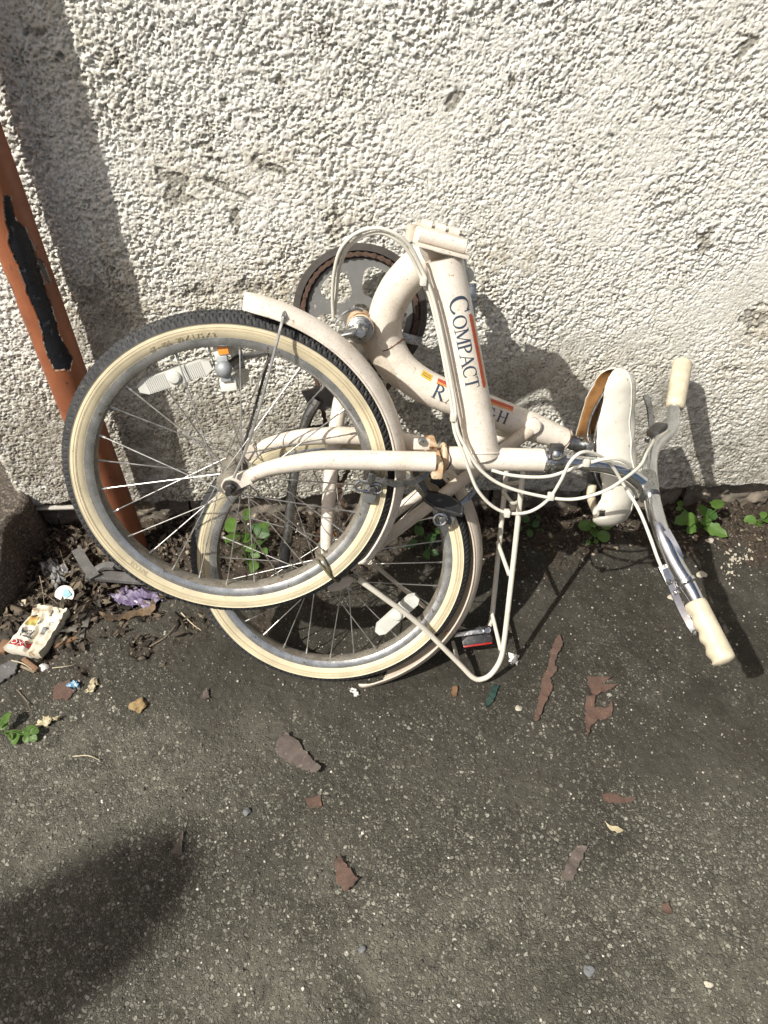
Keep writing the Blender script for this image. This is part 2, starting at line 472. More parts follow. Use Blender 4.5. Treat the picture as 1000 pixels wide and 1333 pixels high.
def tube_vf(P, r, segs=12, cap=True, flat=1.0, up=None):
    P = np.asarray(P, float)
    r = np.broadcast_to(np.asarray(r, float), (len(P),))
    T, U, B = transport(P)
    if up is not None:
        U = np.array([unit(np.cross(t, up)) for t in T]); B = np.cross(T, U)
    a = np.linspace(0, 2 * math.pi, segs, endpoint=False)
    ring = P[:, None] + r[:, None, None] * (np.cos(a)[None, :, None] * U[:, None] + flat * np.sin(a)[None, :, None] * B[:, None])
    v = ring.reshape(-1, 3).tolist()
    f = []
    for k in range(len(P) - 1):
        for j in range(segs):
            j2 = (j + 1) % segs
            f.append((k * segs + j, k * segs + j2, (k + 1) * segs + j2, (k + 1) * segs + j))
    if cap:
        f.append(tuple(range(segs))[::-1])
        f.append(tuple((len(P) - 1) * segs + j for j in range(segs)))
    return v, f
def tube(name, pts, r, mat, parent=None, segs=12, n=8, smooth_path=True, flat=1.0, up=None, angle=40):
    P = spline(pts, n) if smooth_path else np.asarray(pts, float)
    if not np.isscalar(r):
        r = np.interp(np.linspace(0, 1, len(P)), np.linspace(0, 1, len(r)), r)
    v, f = tube_vf(P, r, segs, True, flat, up)
    return mk(name, v, f, mat, parent, angle=angle)
def join(parts):
    v, f = [], []
    for a, b in parts:
        o = len(v)
        v += list(np.asarray(a, float).tolist())
        f += [tuple(i + o for i in q) for q in b]
    return v, f
def lathe_vf(c, axis, prof, segs=24):
    """prof: (offset along axis, radius) from one end to the other"""
    axis = unit(axis)
    a = V3(0, 0, 1) if abs(axis[2]) < .9 else V3(1, 0, 0)
    u = unit(np.cross(axis, a)); w = np.cross(axis, u)
    v, f = [], []
    for (d, r) in prof:
        for k in range(segs):
            t = 2 * math.pi * k / segs
            v.append(c + axis * d + r * (math.cos(t) * u + math.sin(t) * w))
    for i in range(len(prof) - 1):
        for k in range(segs):
            k2 = (k + 1) % segs
            f.append((i * segs + k, i * segs + k2, (i + 1) * segs + k2, (i + 1) * segs + k))
    f.append(tuple(range(segs))[::-1])
    f.append(tuple((len(prof) - 1) * segs + k for k in range(segs)))
    return v, f
def lathe(name, c, axis, prof, mat, parent=None, segs=24, angle=35):
    v, f = lathe_vf(c, axis, prof, segs)
    return mk(name, v, f, mat, parent, angle=angle)
def box_vf(c, ax, half, bev=0.):
    bm = bmesh.new()
    bmesh.ops.create_cube(bm, size=2.0)
    for q in bm.verts: q.co = Vector((q.co.x * half[0], q.co.y * half[1], q.co.z * half[2]))
    if bev: bmesh.ops.bevel(bm, geom=bm.edges[:], offset=bev, segments=2, affect='EDGES', profile=.6)
    bm.verts.index_update()
    A = np.array([unit(a) for a in ax])
    v = [c + np.array(q.co) @ A for q in bm.verts]
    f = [tuple(q.index for q in fc.verts) for fc in bm.faces]
    bm.free()
    return v, f
def box(name, c, ax, half, mat, parent=None, bev=0.):
    v, f = box_vf(np.asarray(c, float), ax, half, bev)
    return mk(name, v, f, mat, parent, angle=35)
def prism_vf(poly, off):
    n = len(poly)
    off = np.asarray(off, float)
    v = [np.asarray(q, float) for q in poly] + [np.asarray(q, float) + off for q in poly]
    f = [tuple(range(n))[::-1], tuple(range(n, 2 * n))] + [(i, (i + 1) % n, n + (i + 1) % n, n + i) for i in range(n)]
    return v, f
def ax_from(t, hint):
    t = unit(t); h = unit(np.asarray(hint, float) - t * (np.asarray(hint, float) @ t))
    return t, h, np.cross(t, h)
FONT_CACHE = {}
def text_vf(s):
    """flat outline of a word in the built-in face, height about 1: (vertices xy, triangles)"""
    if s not in FONT_CACHE:
        cu = bpy.data.curves.new('lettering', 'FONT')
        cu.body = s
        cu.size = 1.0
        cu.resolution_u = 3
        o = bpy.data.objects.new('lettering', cu)
        SC.collection.objects.link(o)
        bpy.context.view_layer.update()
        me = o.to_mesh()
        v = np.array([q.co[:2] for q in me.vertices])
        f = [tuple(q.vertices) for q in me.polygons]
        o.to_mesh_clear()
        bpy.data.objects.remove(o)
        bpy.data.curves.remove(cu)
        FONT_CACHE[s] = (v, f)
    return FONT_CACHE[s]

# ================================================================== THE SETTING
# ------------------------------------------------------------------ ground
GDX = .003
gN = (420, 760)
g_soft = Raster(low(*gN, 55, 1), -.9, 0, GDX)
g_mid = Raster(band(*gN, 14, .6, 2), -.9, 0, GDX)
g_fine = Raster(band(*gN, 5, .6, 3), -.9, 0, GDX)
g_edge = Raster(low(*gN, 22, 4), -.9, 0, GDX)
g_wide = Raster(low(*gN, 120, 5), -.9, 0, GDX)
def soil_at(x, y):
    e = .045 * g_edge(x, y) + .03 * g_soft(x, y)
    strip = sstep(1.045, 1.12, y + e * .8)
    pit = sstep(-.30, -.40, x + e) * sstep(.80, .92, y + e * 1.2 - .10 * sstep(-.55, -.75, x) + .12 * sstep(-.45, -.7, x))
    mid = sstep(-.42, -.30, x + e) * sstep(.1, -.05, x + e) * sstep(.93, 1.02, y + e)
    return np.clip(np.maximum(np.maximum(strip, pit), mid * .9), 0, 1)
def gz(x, y):
    """height of the ground"""
    x, y = np.asarray(x, float), np.asarray(y, float)
    s = soil_at(x, y)
    near = np.exp(-(np.maximum(np.hypot(x - .1, y - .7) - 1.6, 0)) ** 2)
    z = (.0022 * g_soft(x, y) + .0005 * g_mid(x, y) + .00070 * g_fine(x, y)) * near
    z = z - s * .004
    z = z + s * near * (.0045 * g_mid(x, y) + .0022 * g_fine(x, y) + .004 * g_soft(x, y))
    z = z - .040 * sstep(-.38, -.52, x) * sstep(.90, 1.00, y) * sstep(1.45, 1.2, y) * near
    z = z - .034 * sstep(1.09, 1.19, y) * sstep(-.5, -.35, x) * near
    return z
xs = lines(-.86, 1.16, .003, -45, 45)
ys = lines(.10, 1.24, .003, -45, 45)
X, Y = np.meshgrid(xs, ys)
Z = gz(X, Y)
soil = soil_at(X, Y) * np.exp(-(np.maximum(np.hypot(X - .1, Y - .7) - 1.6, 0)) ** 2)
wear_v = np.clip(.32 + .62 * sstep(.80, .30, Y + .06 * g_soft(X, Y)) + .20 * g_wide(X, Y) * sstep(1.0, .8, Y) - .10 * sstep(.7, .95, Y), .05, 1)
def gblot(spots):
    t = np.zeros(X.shape)
    for px, py, a, b, w in spots:
        P = G(px, py); k_ = np.linalg.norm(P - EYE) / FPX
        t = np.maximum(t, w * np.exp(-((X - P[0]) / (a * k_)) ** 2 - ((Y - P[1]) / (b * k_ * 1.35)) ** 2))
    return np.clip(t * (1 + .35 * g_edge(X, Y) + .2 * g_mid(X, Y)), 0, 1)
dust_v = gblot([(130, 1010, 170, 60, .85), (60, 1120, 120, 60, .8), (330, 960, 110, 50, .5), (560, 1010, 80, 50, .4), (940, 1080, 90, 60, .55), (620, 1250, 200, 70, .8), (880, 1260, 160, 80, .75), (330, 1290, 130, 60, .7), (440, 1130, 80, 60, .35), (680, 1000, 60, 40, .4), (40, 1290, 100, 60, .3)])
dirt_shade_v = gblot([(620, 960, 280, 80, .55), (880, 1010, 160, 60, .45), (300, 960, 60, 40, .3), (790, 745, 260, 70, 1.0), (450, 830, 200, 60, .8), (960, 800, 100, 120, .9), (720, 860, 240, 60, .9), (880, 900, 160, 60, .7), (450, 950, 110, 50, .6), (300, 900, 90, 40, .5), (740, 1280, 70, 30, .6), (560, 1120, 60, 30, .4), (800, 1100, 90, 30, .5), (180, 1180, 120, 70, .5), (960, 980, 90, 30, .5), (520, 880, 120, 30, .5)])  # dirt patches that also deepen the bicycle's shade in the colour
ground = gridmesh('ground', np.stack([X, Y, Z], -1), 'asphalt', {'soil': soil, 'wear': wear_v, 'dust': dust_v, 'dirt': dirt_shade_v})  # the dirt attribute also carries painted shade around the bicycle
tag(ground, 'worn dark asphalt with pale stone chips and a soil strip along the wall', kind='structure')
def gp(x, y, dz=0.):
    """the ground point that the photograph shows at x, y"""
    P = G(x, y)
    for _ in range(3): P = G(x, y, float(gz(P[0], P[1])) + dz)
    return P

# ------------------------------------------------------------------ wall
WDX = .0017
wN = (720, 1120)
WX0, WZ0 = -.757, .045
wn1 = low(*wN, 1.75, 21)
wn2 = low(*wN, 1.1, 22)
wn3 = low(*wN, 5, 23)
wn4 = low(*wN, 90, 24)
wn5 = low(*wN, 200, 25)
wn6 = low(*wN, 11, 26)
coarse = np.clip(.5 + .45 * wn4 + .35 * wn6 * .5, 0, 1)
gsum = .74 * wn1 + .36 * wn2 + (.25 + .45 * coarse) * wn3 + .18 * wn6
wxr = WX0 + WDX * np.arange(wN[1])
wzr = WZ0 + WDX * np.arange(wN[0])
WXX, WZZ = np.meshgrid(wxr, wzr)
def blot(spots):
    """soft blotches: (x, y, half width, half height in photo pixels, weight)"""
    t = np.zeros(wN)
    for px, py, a, b, w in spots:
        P = W(px, py)
        t = np.maximum(t, w * np.exp(-((WXX - P[0]) / (a * .0016)) ** 2 - ((WZZ - P[2]) / (b * .0021)) ** 2))
    return t
ampl = np.clip(.94 + .22 * wn5 + .24 * wn4 + .10 * wn6 + blot([(230, 50, 200, 70, .55), (700, 40, 220, 60, .35), (950, 200, 120, 120, .25), (200, 520, 160, 60, .2)]) - blot([(480, 150, 130, 60, .3), (800, 190, 120, 70, .3), (880, 420, 120, 60, .35)]), .38, 1.7)
hgt = ampl * (.00135 * np.tanh(1.35 * (gsum + .75)) + .00020 * wn2 + .00025 * wn3 - .0015 * np.maximum(0, -gsum - .75) ** 1.1)
stain_r = blot([(330, 385, 130, 35, .60), (440, 300, 35, 35, .35), (640, 345, 90, 35, .40), (150, 420, 80, 70, .60), (990, 420, 40, 35, .45), (240, 235, 60, 30, .35), (345, 215, 50, 20, .30), (60, 60, 80, 60, .30), (720, 480, 120, 40, .35), (960, 500, 90, 40, .25), (300, 560, 200, 70, .45), (60, 560, 90, 70, .40)])
stain_r = np.clip(stain_r * (.9 + .5 * wn6 + .35 * wn3 + .25 * wn1) + .06 * np.maximum(0, wn4 + .4 * wn6), 0, 1)
chips = np.zeros(wN)
# where render or paint has broken away: (x, y, half length, half height, tilt) in the photograph
for (px, py, a, b, t) in [(345, 215, 22, 4, -.30), (272, 198, 10, 4, -.4), (228, 231, 18, 6, -.1), (295, 245, 22, 2.5, -.35), (230, 258, 14, 6, 0), (309, 289, 7, 10, .2), (296, 144, 4, 8, .2), (437, 295, 9, 12, 0), (590, 130, 8, 7, 0), (968, 60, 9, 9, 0), (917, 316, 7, 9, 0), (985, 418, 14, 14, .3), (665, 105, 5, 4, 0), (585, 395, 14, 5, 0), (120, 385, 20, 12, .1), (150, 410, 24, 12, 0), (75, 75, 7, 3, .3), (50, 40, 9, 3, .2), (330, 375, 20, 6, 0), (260, 380, 14, 6, 0), (365, 110, 4, 5, 0), (950, 480, 8, 5, 0)]:
    P = W(px, py); s = .00155
    u, w = (WXX - P[0]), (WZZ - P[2]) * .72
    c_, s_ = math.cos(t), math.sin(t)
    q = ((u * c_ + w * s_) / (a * s)) ** 2 + ((-u * s_ + w * c_) / (b * s)) ** 2
    chips = np.maximum(chips, sstep(1.3, .45, q + .75 * wn6 + .25 * wn3 + .15 * wn1))
spk = low(*wN, 2.3, 27) + .7 * low(*wN, 45, 28) + blot([(230, 80, 260, 110, .35), (60, 220, 70, 160, .45), (200, 470, 160, 90, .5)])
chips = np.maximum(chips, 1.25 * sstep(2.45, 2.75, spk))
spk2 = low(*wN, 7, 29) + .5 * low(*wN, 60, 30)
chips = np.maximum(chips, .9 * sstep(2.75, 3.0, spk2 + .25 * wn2))
# the foot of the wall has lost its paint: splash zone with a ragged edge
foot = WZZ + .060 * wn4 + .02 * wn3 + .012 * wn6 - .10 * sstep(-.05, -.45, WXX) - .03 * sstep(-.1, .1, WXX) * sstep(.7, .4, WXX) + .03 * sstep(.55, .9, WXX)
bare_r = np.clip(np.maximum(.70 * chips, sstep(.50, .14, foot) * (.70 + .22 * np.tanh(wn6) + .12 * np.tanh(wn1))), 0, 1)
hgt = hgt - .0020 * chips
stain_shade_r = np.clip(.75 * stain_r + blot([(650, 460, 110, 90, .8), (400, 560, 200, 90, .8), (180, 520, 120, 110, .75), (760, 560, 160, 70, .7), (900, 560, 90, 60, .6), (60, 180, 50, 120, .45), (110, 330, 60, 80, .65), (330, 470, 120, 60, .75), (240, 400, 100, 50, .6)]) * (.9 + .4 * wn6), 0, 1)  # speckle mask: stains, plus blots painting pit shade where shadows fall
wal = Raster(stain_shade_r, WX0, WZ0, WDX)
wh, wb, wst = Raster(hgt, WX0, WZ0, WDX), Raster(bare_r, WX0, WZ0, WDX), Raster(stain_r, WX0, WZ0, WDX)
xs = lines(WX0, 1.0, WDX, WX0, 5.0, 1.3, .25)
zs = lines(WZ0, 1.10, WDX, WZ0, 2.7, 1.3, .12)
X, Z = np.meshgrid(xs, zs)
fade = sstep(1.14, 1.00, X) * sstep(1.22, 1.10, Z)
Hh = wh(X, Z) * fade
B = wb(X, np.minimum(Z, 1.2)) * sstep(1.6, 1.2, X)
Yw = WALL_Y - Hh
Yw += .006 * sstep(.012, 0, X - WX0) + .005 * sstep(.008, 0, Z - WZ0)
Zw = Z + .004 * low(1, len(xs), 30, 77)[0][None, :] * sstep(.03, 0, Z - WZ0)
Pw = np.stack([X, Yw, Zw], -1)
Pw = np.concatenate([np.stack([X[:1], X[:1] * 0 + WALL_Y + .05, Zw[:1]], -1), Pw], 0)            # underside lip
Sn = wst(X, np.minimum(Z, 1.2)) * sstep(1.6, 1.2, X)
Bw = np.concatenate([B[:1], B], 0)
Sw = np.concatenate([Sn[:1], Sn], 0)
An = wal(X, np.minimum(Z, 1.2)) * sstep(1.6, 1.2, X)
Aw = np.concatenate([An[:1], An], 0)
left = Pw[:, :1].copy(); left[:, :, 1] = WALL_Y + .35
Pw = np.concatenate([left, Pw], 1); Bw = np.concatenate([Bw[:, :1], Bw], 1); Sw = np.concatenate([Sw[:, :1], Sw], 1); Aw = np.concatenate([Aw[:, :1], Aw], 1)
Fw = np.concatenate([fade[:1], fade], 0); Fw = 1 - np.concatenate([Fw[:, :1], Fw], 1)
wall = empty('rendered_wall', (.2, WALL_Y, 0))
tag(wall, 'white painted roughcast wall, bare and grimy along its foot', 'wall')
o = gridmesh('roughcast_coat', Pw - WLOC[wall], 'roughcast', {'bare': Bw, 'stain': Sw, 'stain_shade': Aw, 'unmodelled': Fw}); o.parent = wall; WLOC[o] = WLOC[wall]
def rough_block(name, x0, x1, z0, z1, y, mat, parent, amp, step, seed, thick=.25):
    nx, nz = int((x1 - x0) / step) + 2, int((z1 - z0) / step) + 2
    X, Z = np.meshgrid(np.linspace(x0, x1, nx), np.linspace(z0, z1, nz))
    h = amp * (.6 * low(nz, nx, 4, seed) + .4 * low(nz, nx, 12, seed + 1))
    P = np.stack([X, y - h, Z], -1)
    top = P[-1:].copy(); top[..., 1] = y + thick
    P = np.concatenate([P, top], 0)
    o = gridmesh(name, P - (WLOC[parent] if parent else 0), mat)
    if parent: o.parent = parent; WLOC[o] = WLOC[parent]
    return o
# plinth stones under the render, each its own block
edges = [-.80, -.61, -.40, -.16, .06, .29, .50, .74, .95, 1.2, 1.6, 2.4, 5.0]
for k in range(len(edges) - 1):
    a, b = edges[k] + .004, edges[k + 1] - .004
    rough_block('plinth_stone', a, b, -.09, .058 + .002 * math.sin(k * 5), WALL_Y + .028 + .004 * math.sin(k * 2.3), 'plinth_stone', wall, .0045, .006, 60 + 3 * k, .15)
mk('backing', *prism_vf([V3(WX0 + .01, WALL_Y + .055, -.09), V3(5, WALL_Y + .055, -.09), V3(5, WALL_Y + .055, 2.68), V3(WX0 + .01, WALL_Y + .055, 2.68)], (0, .28, 0)), 'plinth_stone', wall, smooth=False)
P0, P1 = W(42, 661, WALL_Y + .004), W(104, 660, WALL_Y + .004)
mk('stop_bead', *box_vf((P0 + P1) / 2, ((1, 0, 0), (0, 1, 0), (0, 0, 1)), (abs(P1[0] - P0[0]) / 2, .006, .0022), .0008), 'bead_metal', wall)

# ------------------------------------------------------------------ raised step at the left
sx = np.concatenate([np.linspace(-2.4, -.9, 40), np.arange(-.895, -.744, .004)])
sy = np.concatenate([np.arange(.80, 1.25, .005), np.linspace(1.26, 2.6, 30)])
X, Y = np.meshgrid(sx, sy)
nzr = Raster(low(300, 300, 1.6, 90), -2.4, .8, .005); nzr2 = Raster(low(300, 300, 22, 91), -2.4, .8, .005)
Xe = X + (.006 * nzr2(X * 0, Y) + .002) * sstep(-.81, -.745, X)
Zt = .088 + .0022 * nzr(X, Y) + .004 * nzr2(X, Y) - .105 * sstep(1.07, .92, Y) - .010 * sstep(-.758, -.744, X)
P = np.stack([Xe, Y, Zt], -1)
side = P[:, -1:].copy(); side[:, :, 2] = -.08; side[:, :, 0] += .006
P = np.concatenate([P, side], 1)
step = gridmesh('step', P, 'step_concrete', origin=(-1.3, 1.3, 0))
tag(step, 'low worn concrete step beside the wall corner at far left', 'step')

# ------------------------------------------------------------------ drainpipe
pipe = empty('drainpipe', (-.522, 1.125, 0))
tag(pipe, 'rusty orange-brown drainpipe with peeling paint showing black', 'drainpipe')
PR, PXC, PYC = .0345, -.522, 1.125
def inpoly(px, py, poly):
    inside = np.zeros(px.shape, bool)
    j = len(poly) - 1
    for i in range(len(poly)):
        xi, yi = poly[i]; xj, yj = poly[j]
        c = ((yi > py) != (yj > py)) & (px < (xj - xi) * (py - yi) / (yj - yi + 1e-12) + xi)
        inside ^= c
        j = i
    return inside
patches = [[(5, 252), (14, 255), (21, 284), (34, 299), (46, 325), (54, 355), (64, 388), (74, 420), (82, 445), (95, 467), (91, 481), (71, 482), (60, 462), (54, 430), (41, 395), (26, 355), (11, 318), (11, 300), (6, 284)],
           [(-6, 335), (2, 345), (10, 362), (18, 380), (22, 392), (12, 388), (2, 368), (-6, 352)],
           [(50, 336), (58, 342), (64, 360), (66, 370), (60, 366), (53, 350)]]
za = np.concatenate([np.linspace(-.05, .25, 40), np.arange(.252, .80, .002), np.linspace(.805, 2.7, 60)])
na = 150
th = np.linspace(0, 2 * math.pi, na, endpoint=False)
TH, ZZ = np.meshgrid(th, za)
PP = np.stack([PXC + PR * np.cos(TH), PYC + PR * np.sin(TH), ZZ], -1)
d = PP - EYE
dz = d @ FWD
pxs, pys = 500 + FPX * (d @ RGT) / dz, 666.5 - FPX * (d @ UPV) / dz
jit = Raster(low(200, 200, 2.2, 95), -50, 0, 6)
mask = np.zeros(TH.shape, bool)
for q in patches: mask |= inpoly(pxs + .6 * jit(pxs, pys), pys + 1.2 * jit(pys, pxs), q)
mask &= (np.sin(TH) < .15)
rr = PR - .0011 * mask + .0003 * np.sin(TH * 3 + ZZ * 9)
mm = mask
edge = np.zeros_like(mask)
for s in (1, -1):
    edge |= np.roll(mask, s, 0) & ~mask
    edge |= np.roll(mask, s, 1) & ~mask
rr = rr + .0007 * edge
V = np.stack([PXC + rr * np.cos(TH), PYC + rr * np.sin(TH), ZZ], -1).reshape(-1, 3)
fs, fm = [], []
for k in range(len(za) - 1):
    for j in range(na):
        j2 = (j + 1) % na
        fs.append((k * na + j, k * na + j2, (k + 1) * na + j2, (k + 1) * na + j))
        cnt = int(mask[k, j]) + int(mask[k, j2]) + int(mask[k + 1, j]) + int(mask[k + 1, j2])
        fm.append(1 if cnt >= 3 else (2 if cnt and math.sin(j * .9 + k * .13) > -.2 else 0))
fs.append(tuple((len(za) - 1) * na + j for j in range(na))); fm.append(0)
mk('pipe', V, fs, ['pipe_paint', 'pipe_black', 'pipe_edge'], pipe, fmat=fm, angle=180)
for zc in (1.35,):
    lathe('pipe_collar', V3(PXC, PYC, zc), V3(0, 0, 1), [(0, .036), (.004, .041), (.06, .041), (.066, .036)], 'pipe_paint', pipe, 40)
    mk('wall_bracket', *box_vf(V3(PXC, (PYC + WALL_Y) / 2 + .02, zc + .03), ((1, 0, 0), (0, 1, 0), (0, 0, 1)), (.055, .018, .014), .003), 'pipe_paint', pipe)

# ------------------------------------------------------------------ stand-in post outside the frame, left behind the camera, added to cast the bottom-left shadow
tip = G(222, 1122)
ph = 4.3
k = (ph - .05) / math.tan(SUN_EL)
post_xy = (tip[0] - math.sin(SUN_AZ) * k, tip[1] - math.cos(SUN_AZ) * k)
post = lathe('added_shadow_post', V3(post_xy[0], post_xy[1], -.05), V3(0, 0, 1), [(0, .128), (.6, .126), (1.6, .122), (2.9, .116), (4.02, .112), (4.13, .102), (4.22, .082), (4.30, .055), (4.34, .018)], 'post_wood', None, 28)
tag(post, 'unseen stand-in post left of the photographer, added to cast the shadow bottom left', 'post')

# ================================================================== THE BICYCLE
bike = empty('folding_bicycle', (0, .8, 0))
tag(bike, 'cream folding bicycle lying folded against the white wall', 'bicycle')

def tread_tyre(name, C0, E, parent):
    """tyre: moulded black tread, ribbed cream side walls"""
    e1, e2, nn = E
    NA = 960
    RM, RT = .2250, .0205                # section centre radius, section half height
    a = np.linspace(0, 2 * math.pi, NA, endpoint=False)
    # section angle from the near bead round over the tread to the far bead
    RIBS = (86, 96, 100)
    sw = [74, 79] + [q + d_ for q in RIBS for d_ in (-1.2, -.7, .7, 1.2)] + [91, 108, 118, 125, 132]
    sw = np.array(sorted(sw), float)
    sec = np.radians(np.concatenate([-sw[::-1], np.linspace(-71, 71, 31), sw]))
    A, S = np.meshgrid(a, sec, indexing='ij')
    r = np.full(A.shape, RT)
    deg = np.degrees(S)
    tread = np.abs(deg) < 72
    lat = deg / 71.0
    ph = A / (2 * math.pi) * 160
    row = np.floor((lat + 1) * 3.0)
    off = np.where(row % 2 == 0, 0, .5)
    cell = (ph + off) % 1.0
    groove = (cell < .22) | (((lat + 1) * 3.0) % 1.0 < .2)
    side_blk = (np.abs(lat) > .78)
    groove = np.where(side_blk, ((ph + .25) % 1.0 < .30) & (np.abs(lat) < .93), groove)
    r = np.where(tread, r + .0014, r)
    r = np.where(tread & groove, r - .0015, r)
    for rib in RIBS:
        r = r - .0007 * (np.abs(np.abs(deg) - rib) < 1.0)
    rad = RM + r * np.cos(S)
    off_n = -r * np.sin(S) * .90
    P = C0 + (rad * np.cos(A))[..., None] * e1 + (rad * np.sin(A))[..., None] * e2 + off_n[..., None] * nn
    ns = len(sec)
    v = P.reshape(-1, 3)
    i = np.arange(NA * ns).reshape(NA, ns)
    i2 = np.roll(i, -1, 0)
    q = np.stack([i[:, :-1], i[:, 1:], i2[:, 1:], i2[:, :-1]], -1)
    dq = np.degrees(sec)
    mid = (dq[:-1] + dq[1:]) / 2
    fm1 = (np.abs(mid) > 71.5).astype(int)
    for rib in RIBS: fm1[np.abs(np.abs(mid) - rib) < .5] = 2
    fmv = np.broadcast_to(fm1, (NA, ns - 1))
    return mk(name, v, q.reshape(-1, 4), ['tread_rubber', 'cream_rubber', 'mould_line'], parent, fmat=fmv.ravel(), angle=30)

def sidewall_text(s, C0, E, parent, ang0, rad, h, side=1):
    e1, e2, nn = E
    tv, tf = text_vf(s)
    out = []
    for (x, y) in tv:
        t = ang0 - x * h / rad
        rr = rad + (y - .35) * h
        ss = math.acos(max(-1, min(1, (rr - .2250) / .0205)))
        off = .0205 * .90 * math.sin(ss) + .0003
        out.append(C0 + rr * (math.cos(t) * e1 + math.sin(t) * e2) + side * off * nn)
    v, f = prism_like(out, tf, nn * .0007)
    mk('lettering', v, f, 'cream_rubber', parent, smooth=False)
def prism_like(v, faces, off):
    """flat faces given thickness along off"""
    n = len(v)
    vv = [np.asarray(q) for q in v] + [np.asarray(q) + off for q in v]
    edges = {}
    for fc in faces:
        for a, b in zip(fc, fc[1:] + fc[:1]):
            edges[(a, b)] = edges.get((a, b), 0) + 1
    ff = [tuple(fc)[::-1] for fc in faces] + [tuple(i + n for i in fc) for fc in faces]
    for (a, b) in edges:
        if (b, a) not in edges: ff.append((a, b, b + n, a + n))
    return vv, ff

def sweep_ring(name, C0, E, prof, mat, parent, a0=0., a1=360., na=180, closed_prof=True, fmat=None, mats=None):
    """a profile of (radius, offset) swept round the wheel axis"""
    e1, e2, nn = E
    full = abs(a1 - a0) >= 359.9
    a = np.radians(np.linspace(a0, a1, na, endpoint=not full))
    v, f, fm = [], [], []
    m_ = len(prof)
    for t in a:
        d = math.cos(t) * e1 + math.sin(t) * e2
        for (r, o) in prof: v.append(C0 + r * d + o * nn)
    K = na if full else na - 1
    J = m_ if closed_prof else m_ - 1
    for k in range(K):
        k2 = (k + 1) % na
        for j in range(J):
            j2 = (j + 1) % m_
            f.append((k * m_ + j, k * m_ + j2, k2 * m_ + j2, k2 * m_ + j)); fm.append(fmat[j] if fmat else 0)
    if not full and closed_prof:
        f.append(tuple(range(m_))); fm.append(0)
        f.append(tuple((na - 1) * m_ + j for j in range(m_))[::-1]); fm.append(0)
    return mk(name, v, f, mats or mat, parent, fmat=fm if fmat else None, angle=32)

def hub_spokes(C0, E, w, phase, hubw, flange):
    e1, e2, nn = E
    NS = 28
    for i in range(NS):
        tr = 2 * math.pi * i / NS + phase
        side = 1 if i % 2 == 0 else -1
        lead = 1 if (i // 2) % 2 == 0 else -1
        th_ = tr + lead * math.radians(72 + 5 * math.sin(i * 3.1))
        A = C0 + flange * (math.cos(th_) * e1 + math.sin(th_) * e2) + side * hubw * nn
        Bp = C0 + .1990 * (math.cos(tr) * e1 + math.sin(tr) * e2) + side * .003 * nn
        Bq = C0 + .1840 * (math.cos(tr) * e1 + math.sin(tr) * e2)
        Bq = Bp + unit(A - Bp) * .012
        v, f = join([tube_vf(np.array([A, A + (Bp - A) * .5, Bp]), .00105, 6), tube_vf(np.array([Bq, Bp]), .0019, 6)])
        mk('spoke', v, f, 'spoke_steel', w, angle=60)

def wheel(C0, E, phase, label, text_ang=None):
    w = empty('wheel', C0, bike)
    w['label'] = label
    tread_tyre('tyre', C0, E, w)
    prof = [(.2122, .0152), (.2126, .0130), (.2060, .0122), (.2010, .0100), (.1992, .0050), (.1990, 0), (.1992, -.0050), (.2010, -.0100), (.2060, -.0122), (.2126, -.0130), (.2122, -.0152), (.2075, -.0152), (.2030, -.0142), (.1995, -.0118), (.1975, -.0060), (.1970, 0), (.1975, .0060), (.1995, .0118), (.2030, .0142), (.2075, .0152)]
    # outer faces bright steel, the inner well dusty
    fm_ = [1 if 13 <= j <= 16 else 0 for j in range(len(prof))]
    sweep_ring('rim', C0, E, prof, None, w, na=240, fmat=fm_, mats=['rim_steel', 'dusty_steel'])
    e1, e2, nn = E
    return w

# ---- front wheel
fw_ = wheel(CF, FE, .06, 'front wheel with cream side walls, nearest the camera')
hub_spokes(CF, FE, fw_, .06, .030, .0175)
lathe('hub', CF, NF, [(-.050, .005), (-.046, .011), (-.040, .014), (-.034, .014), (-.033, .021), (-.029, .021), (-.028, .014), (0, .012), (.028, .014), (.029, .021), (.033, .021), (.034, .014), (.040, .014), (.046, .011), (.050, .005)], 'dusty_steel', fw_, 24)
lathe('axle', CF, NF, [(-.066, .0045), (-.064, .005), (.064, .005), (.066, .0045)], 'dark_steel', fw_, 12)
sidewall_text('47 - 406   20 X 1.75 X 2', CF, FE, fw_, math.radians(114), .2175, .0095)
sidewall_text('INFLATE', CF, FE, fw_, math.radians(226), .2180, .0085)
# ---- rear wheel
rw_ = wheel(CR, RE, .17, 'rear wheel with cream side walls, half behind the front wheel')
hub_spokes(CR, RE, rw_, .17, .032, .024)
lathe('hub', CR, NR, [(-.058, .005), (-.054, .014), (-.046, .020), (-.036, .020), (-.035, .031), (-.031, .031), (-.030, .019), (0, .018), (.030, .019), (.031, .031), (.035, .031), (.036, .018), (.046, .014), (.056, .005)], 'dusty_steel', rw_, 24)
lathe('axle', CR, NR, [(-.080, .0045), (-.078, .005), (.078, .005), (.080, .0045)], 'dark_steel', rw_, 12)

